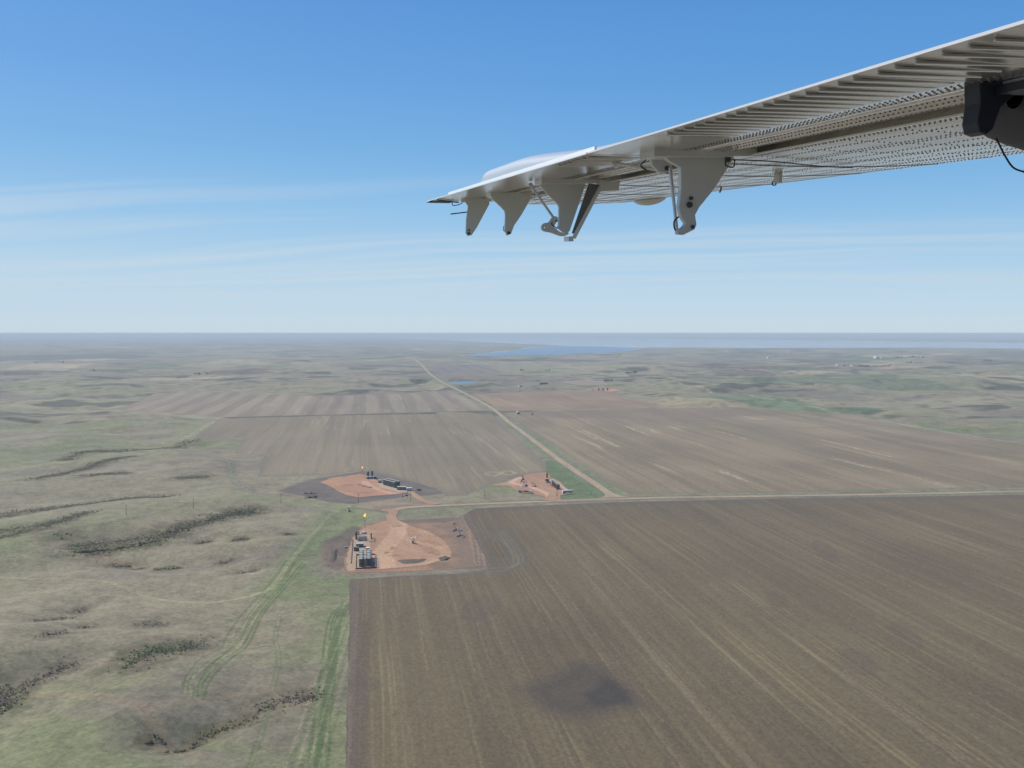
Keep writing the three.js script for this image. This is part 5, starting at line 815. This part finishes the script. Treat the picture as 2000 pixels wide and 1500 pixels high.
  bolt(4.575, 0.365, -0.066, 0.011, br); part('bonding_cable', cable([[4.55, 0.29, -0.02], [4.5, 0.28, -0.05], [4.52, 0.32, -0.07], [4.58, 0.35, -0.05]], 0.0035), BLACK, br);
  part('torque_tube', bar(V(4.3, 0.23, -0.02), V(4.57, 0.33, -0.07), 0.008, 10), ARM, wing); part('rod_end', new THREE.SphereGeometry(0.02, 10, 8).translate(...V(4.3, 0.235, -0.022)), METAL, wing);
  part('antenna_cable', cable([[4.83, 0.56, -0.05], [4.73, 0.8, -0.05], [4.6, 1.12, -0.062], [4.5, 1.35, -0.062]], 0.0026), BLACK, wing);
  part('bonding_cable', cable([[4.83, 0.53, -0.04], [4.85, 0.52, -0.075], [4.84, 0.56, -0.08], [4.83, 0.57, -0.05]], 0.003), BLACK, a4);
  // mounting plates that carry the arms
  for (const [s, c0, c1] of [[0.56, 0.22, 0.45], [1.48, 0.24, 0.58], [2.98, 0.22, 0.62], [4.77, 0.2, 0.66]]) part('mounting_plate', bx(0.16, 0.03, c1 - c0, s, -0.022, -(c0 + c1) / 2), ARM, wing);
  // inboard arm and nacelle, dark
  part('hinge_arm', plate([[0.3, 0.06], [0.36, 0.0], [0.365, -0.06], [0.36, -0.105], [0.367, -0.126], [0.384, -0.131], [0.399, -0.12], [0.418, -0.07], [0.5, 0.0], [0.56, 0.06]], 6.478, 0.05), M.navy, wing).userData.label = 'dark navy inboard hinge arm';
  part('root_fairing', bx(0.85, 0.02, 0.4, 6.93, -0.03, -0.6), M.navy, wing);
  {
    const P = [], I = [], rings = 16, sides = 22;
    for (let r = 0; r <= rings; r++) { const t = r / rings, c = 0.535 + 2.6 * Math.pow(t, 1.8), q = (c - 0.535) / 2.6, w = 0.03 + 0.43 * Math.pow(Math.min(1, q * 9), 0.45), h = 0.03 + 0.3 * Math.pow(Math.min(1, q * 1.6), 0.72); for (let k = 0; k < sides; k++) { const a = (k / sides) * 6.2832; P.push(...V(6.42 + w * Math.cos(a), c, -0.03 - 0.12 * q + h * Math.sin(a))); } }
    for (let r = 0; r < rings; r++) for (let k = 0; k < sides; k++) { const a = r * sides + k, b = r * sides + ((k + 1) % sides); I.push(a, a + sides, b, b, a + sides, b + sides); }
    const g = new THREE.BufferGeometry(); g.setAttribute('position', new THREE.Float32BufferAttribute(P, 3)); g.setIndex(I.reverse()); g.computeVertexNormals();
    const nac = part('engine_nacelle', g, paint(0.03, 0.032, 0.042, 0.7), wing); nac.userData.label = 'dark engine nacelle under the inboard wing';
    part('drain_line', cable([[6.3, 0.59, -0.12], [6.3, 0.62, -0.165], [6.3, 0.65, -0.198], [6.3, 0.685, -0.21]], 0.0025), BLACK, nac);
    part('drain_fitting', new THREE.SphereGeometry(0.02, 10, 8).scale(0.6, 1, 0.6).translate(...V(6.3, 0.7, -0.206)), BLACK, nac);
  }
  // the fuselage side that the wing grows from, behind the lens
  {
    const ring = new THREE.Shape(); ring.moveTo(0.3, 0.25); ring.lineTo(1.5, 0.25); ring.quadraticCurveTo(1.8, 0.25, 1.8, -0.05); ring.lineTo(1.8, -1.3); ring.quadraticCurveTo(1.8, -1.75, 1.3, -1.75); ring.lineTo(0.5, -1.75); ring.quadraticCurveTo(0, -1.75, 0, -1.3); ring.lineTo(0, -0.05); ring.quadraticCurveTo(0, 0.25, 0.3, 0.25);
    part('fuselage', new THREE.ExtrudeGeometry(ring, { depth: 11, bevelEnabled: true, bevelSize: 0.08, bevelThickness: 0.3, bevelSegments: 3 }).translate(8.95, 0, -5.2), gloss(0.1, 0.11, 0.15, 0.4), wing);
  }
  // smooth white fairing on top of the wing
  {
    const P = [], I = [], L = 22, K = 14;
    for (let i = 0; i <= L; i++) { const t = i / L, s = 1.33 + 3.3 * Math.pow(t, 1.8), end = Math.min(1, Math.pow(t * 9, 0.4)), h = lerp(0.0, lerp(0.162, 0.06, step01(0.5, 1, t)), end); for (let k = 0; k <= K; k++) { const a = (k / K) * Math.PI; P.push(...V(s, 0.4 - 0.2 * Math.cos(a) * (0.6 + 0.4 * end), 0.026 + h * Math.pow(Math.sin(a), 0.55))); } }
    for (let i = 0; i < L; i++) for (let k = 0; k < K; k++) { const a = i * (K + 1) + k; I.push(a, a + 1, a + K + 1, a + 1, a + K + 2, a + K + 1); }
    const g = new THREE.BufferGeometry(); g.setAttribute('position', new THREE.Float32BufferAttribute(P, 3)); g.setIndex(I); g.computeVertexNormals(); if (g.attributes.normal.getY(K / 2 + (K + 1) * 8) < 0) { g.setIndex(I.reverse()); g.computeVertexNormals(); }
    part('top_fairing', g, gloss(0.34, 0.39, 0.41, 0.6), wing);
  }
  // small fittings under the leading edge and at the tip
  part('lens_fairing', new THREE.SphereGeometry(1, 20, 12).scale(0.38, 0.075, 0.07).translate(...V(0.6, 1.9, -0.015)), gloss(0.6, 0.58, 0.56, 0.3), wing);
  const hook = part('tie_down', bx(0.05, 0.05, 0.02, 3.9, -0.07, -1.3), ARM, wing); part('ring', new THREE.TorusGeometry(0.02, 0.004, 6, 14).scale(1, 0.6, 1).translate(...V(3.86, 1.3, -0.094)), BLACK, hook);
  part('drain_mast', bar(V(2.6, 1.62, -0.03), V(2.6, 1.6, -0.08), 0.006), SEAL, wing);
  part('tip_seal', bar(V(0.55, 0.0, -0.012), V(0.12, 0.26, -0.02), 0.006), BLACK, wing);
  part('tip_boot', sweep([[-0.004, -0.014], [0.2, -0.02], [0.2, -0.0135], [-0.004, -0.008]], -0.02, 0.14, 1), BLACK, wing);
  part('static_wick', cable([[0.15, 0.2, -0.02], [0.16, 0.2, -0.045], [0.17, 0.24, -0.045], [0.2, 0.28, -0.03]], 0.004), BLACK, wing);
  shade(wing);
}

renderer.render(scene, camera);
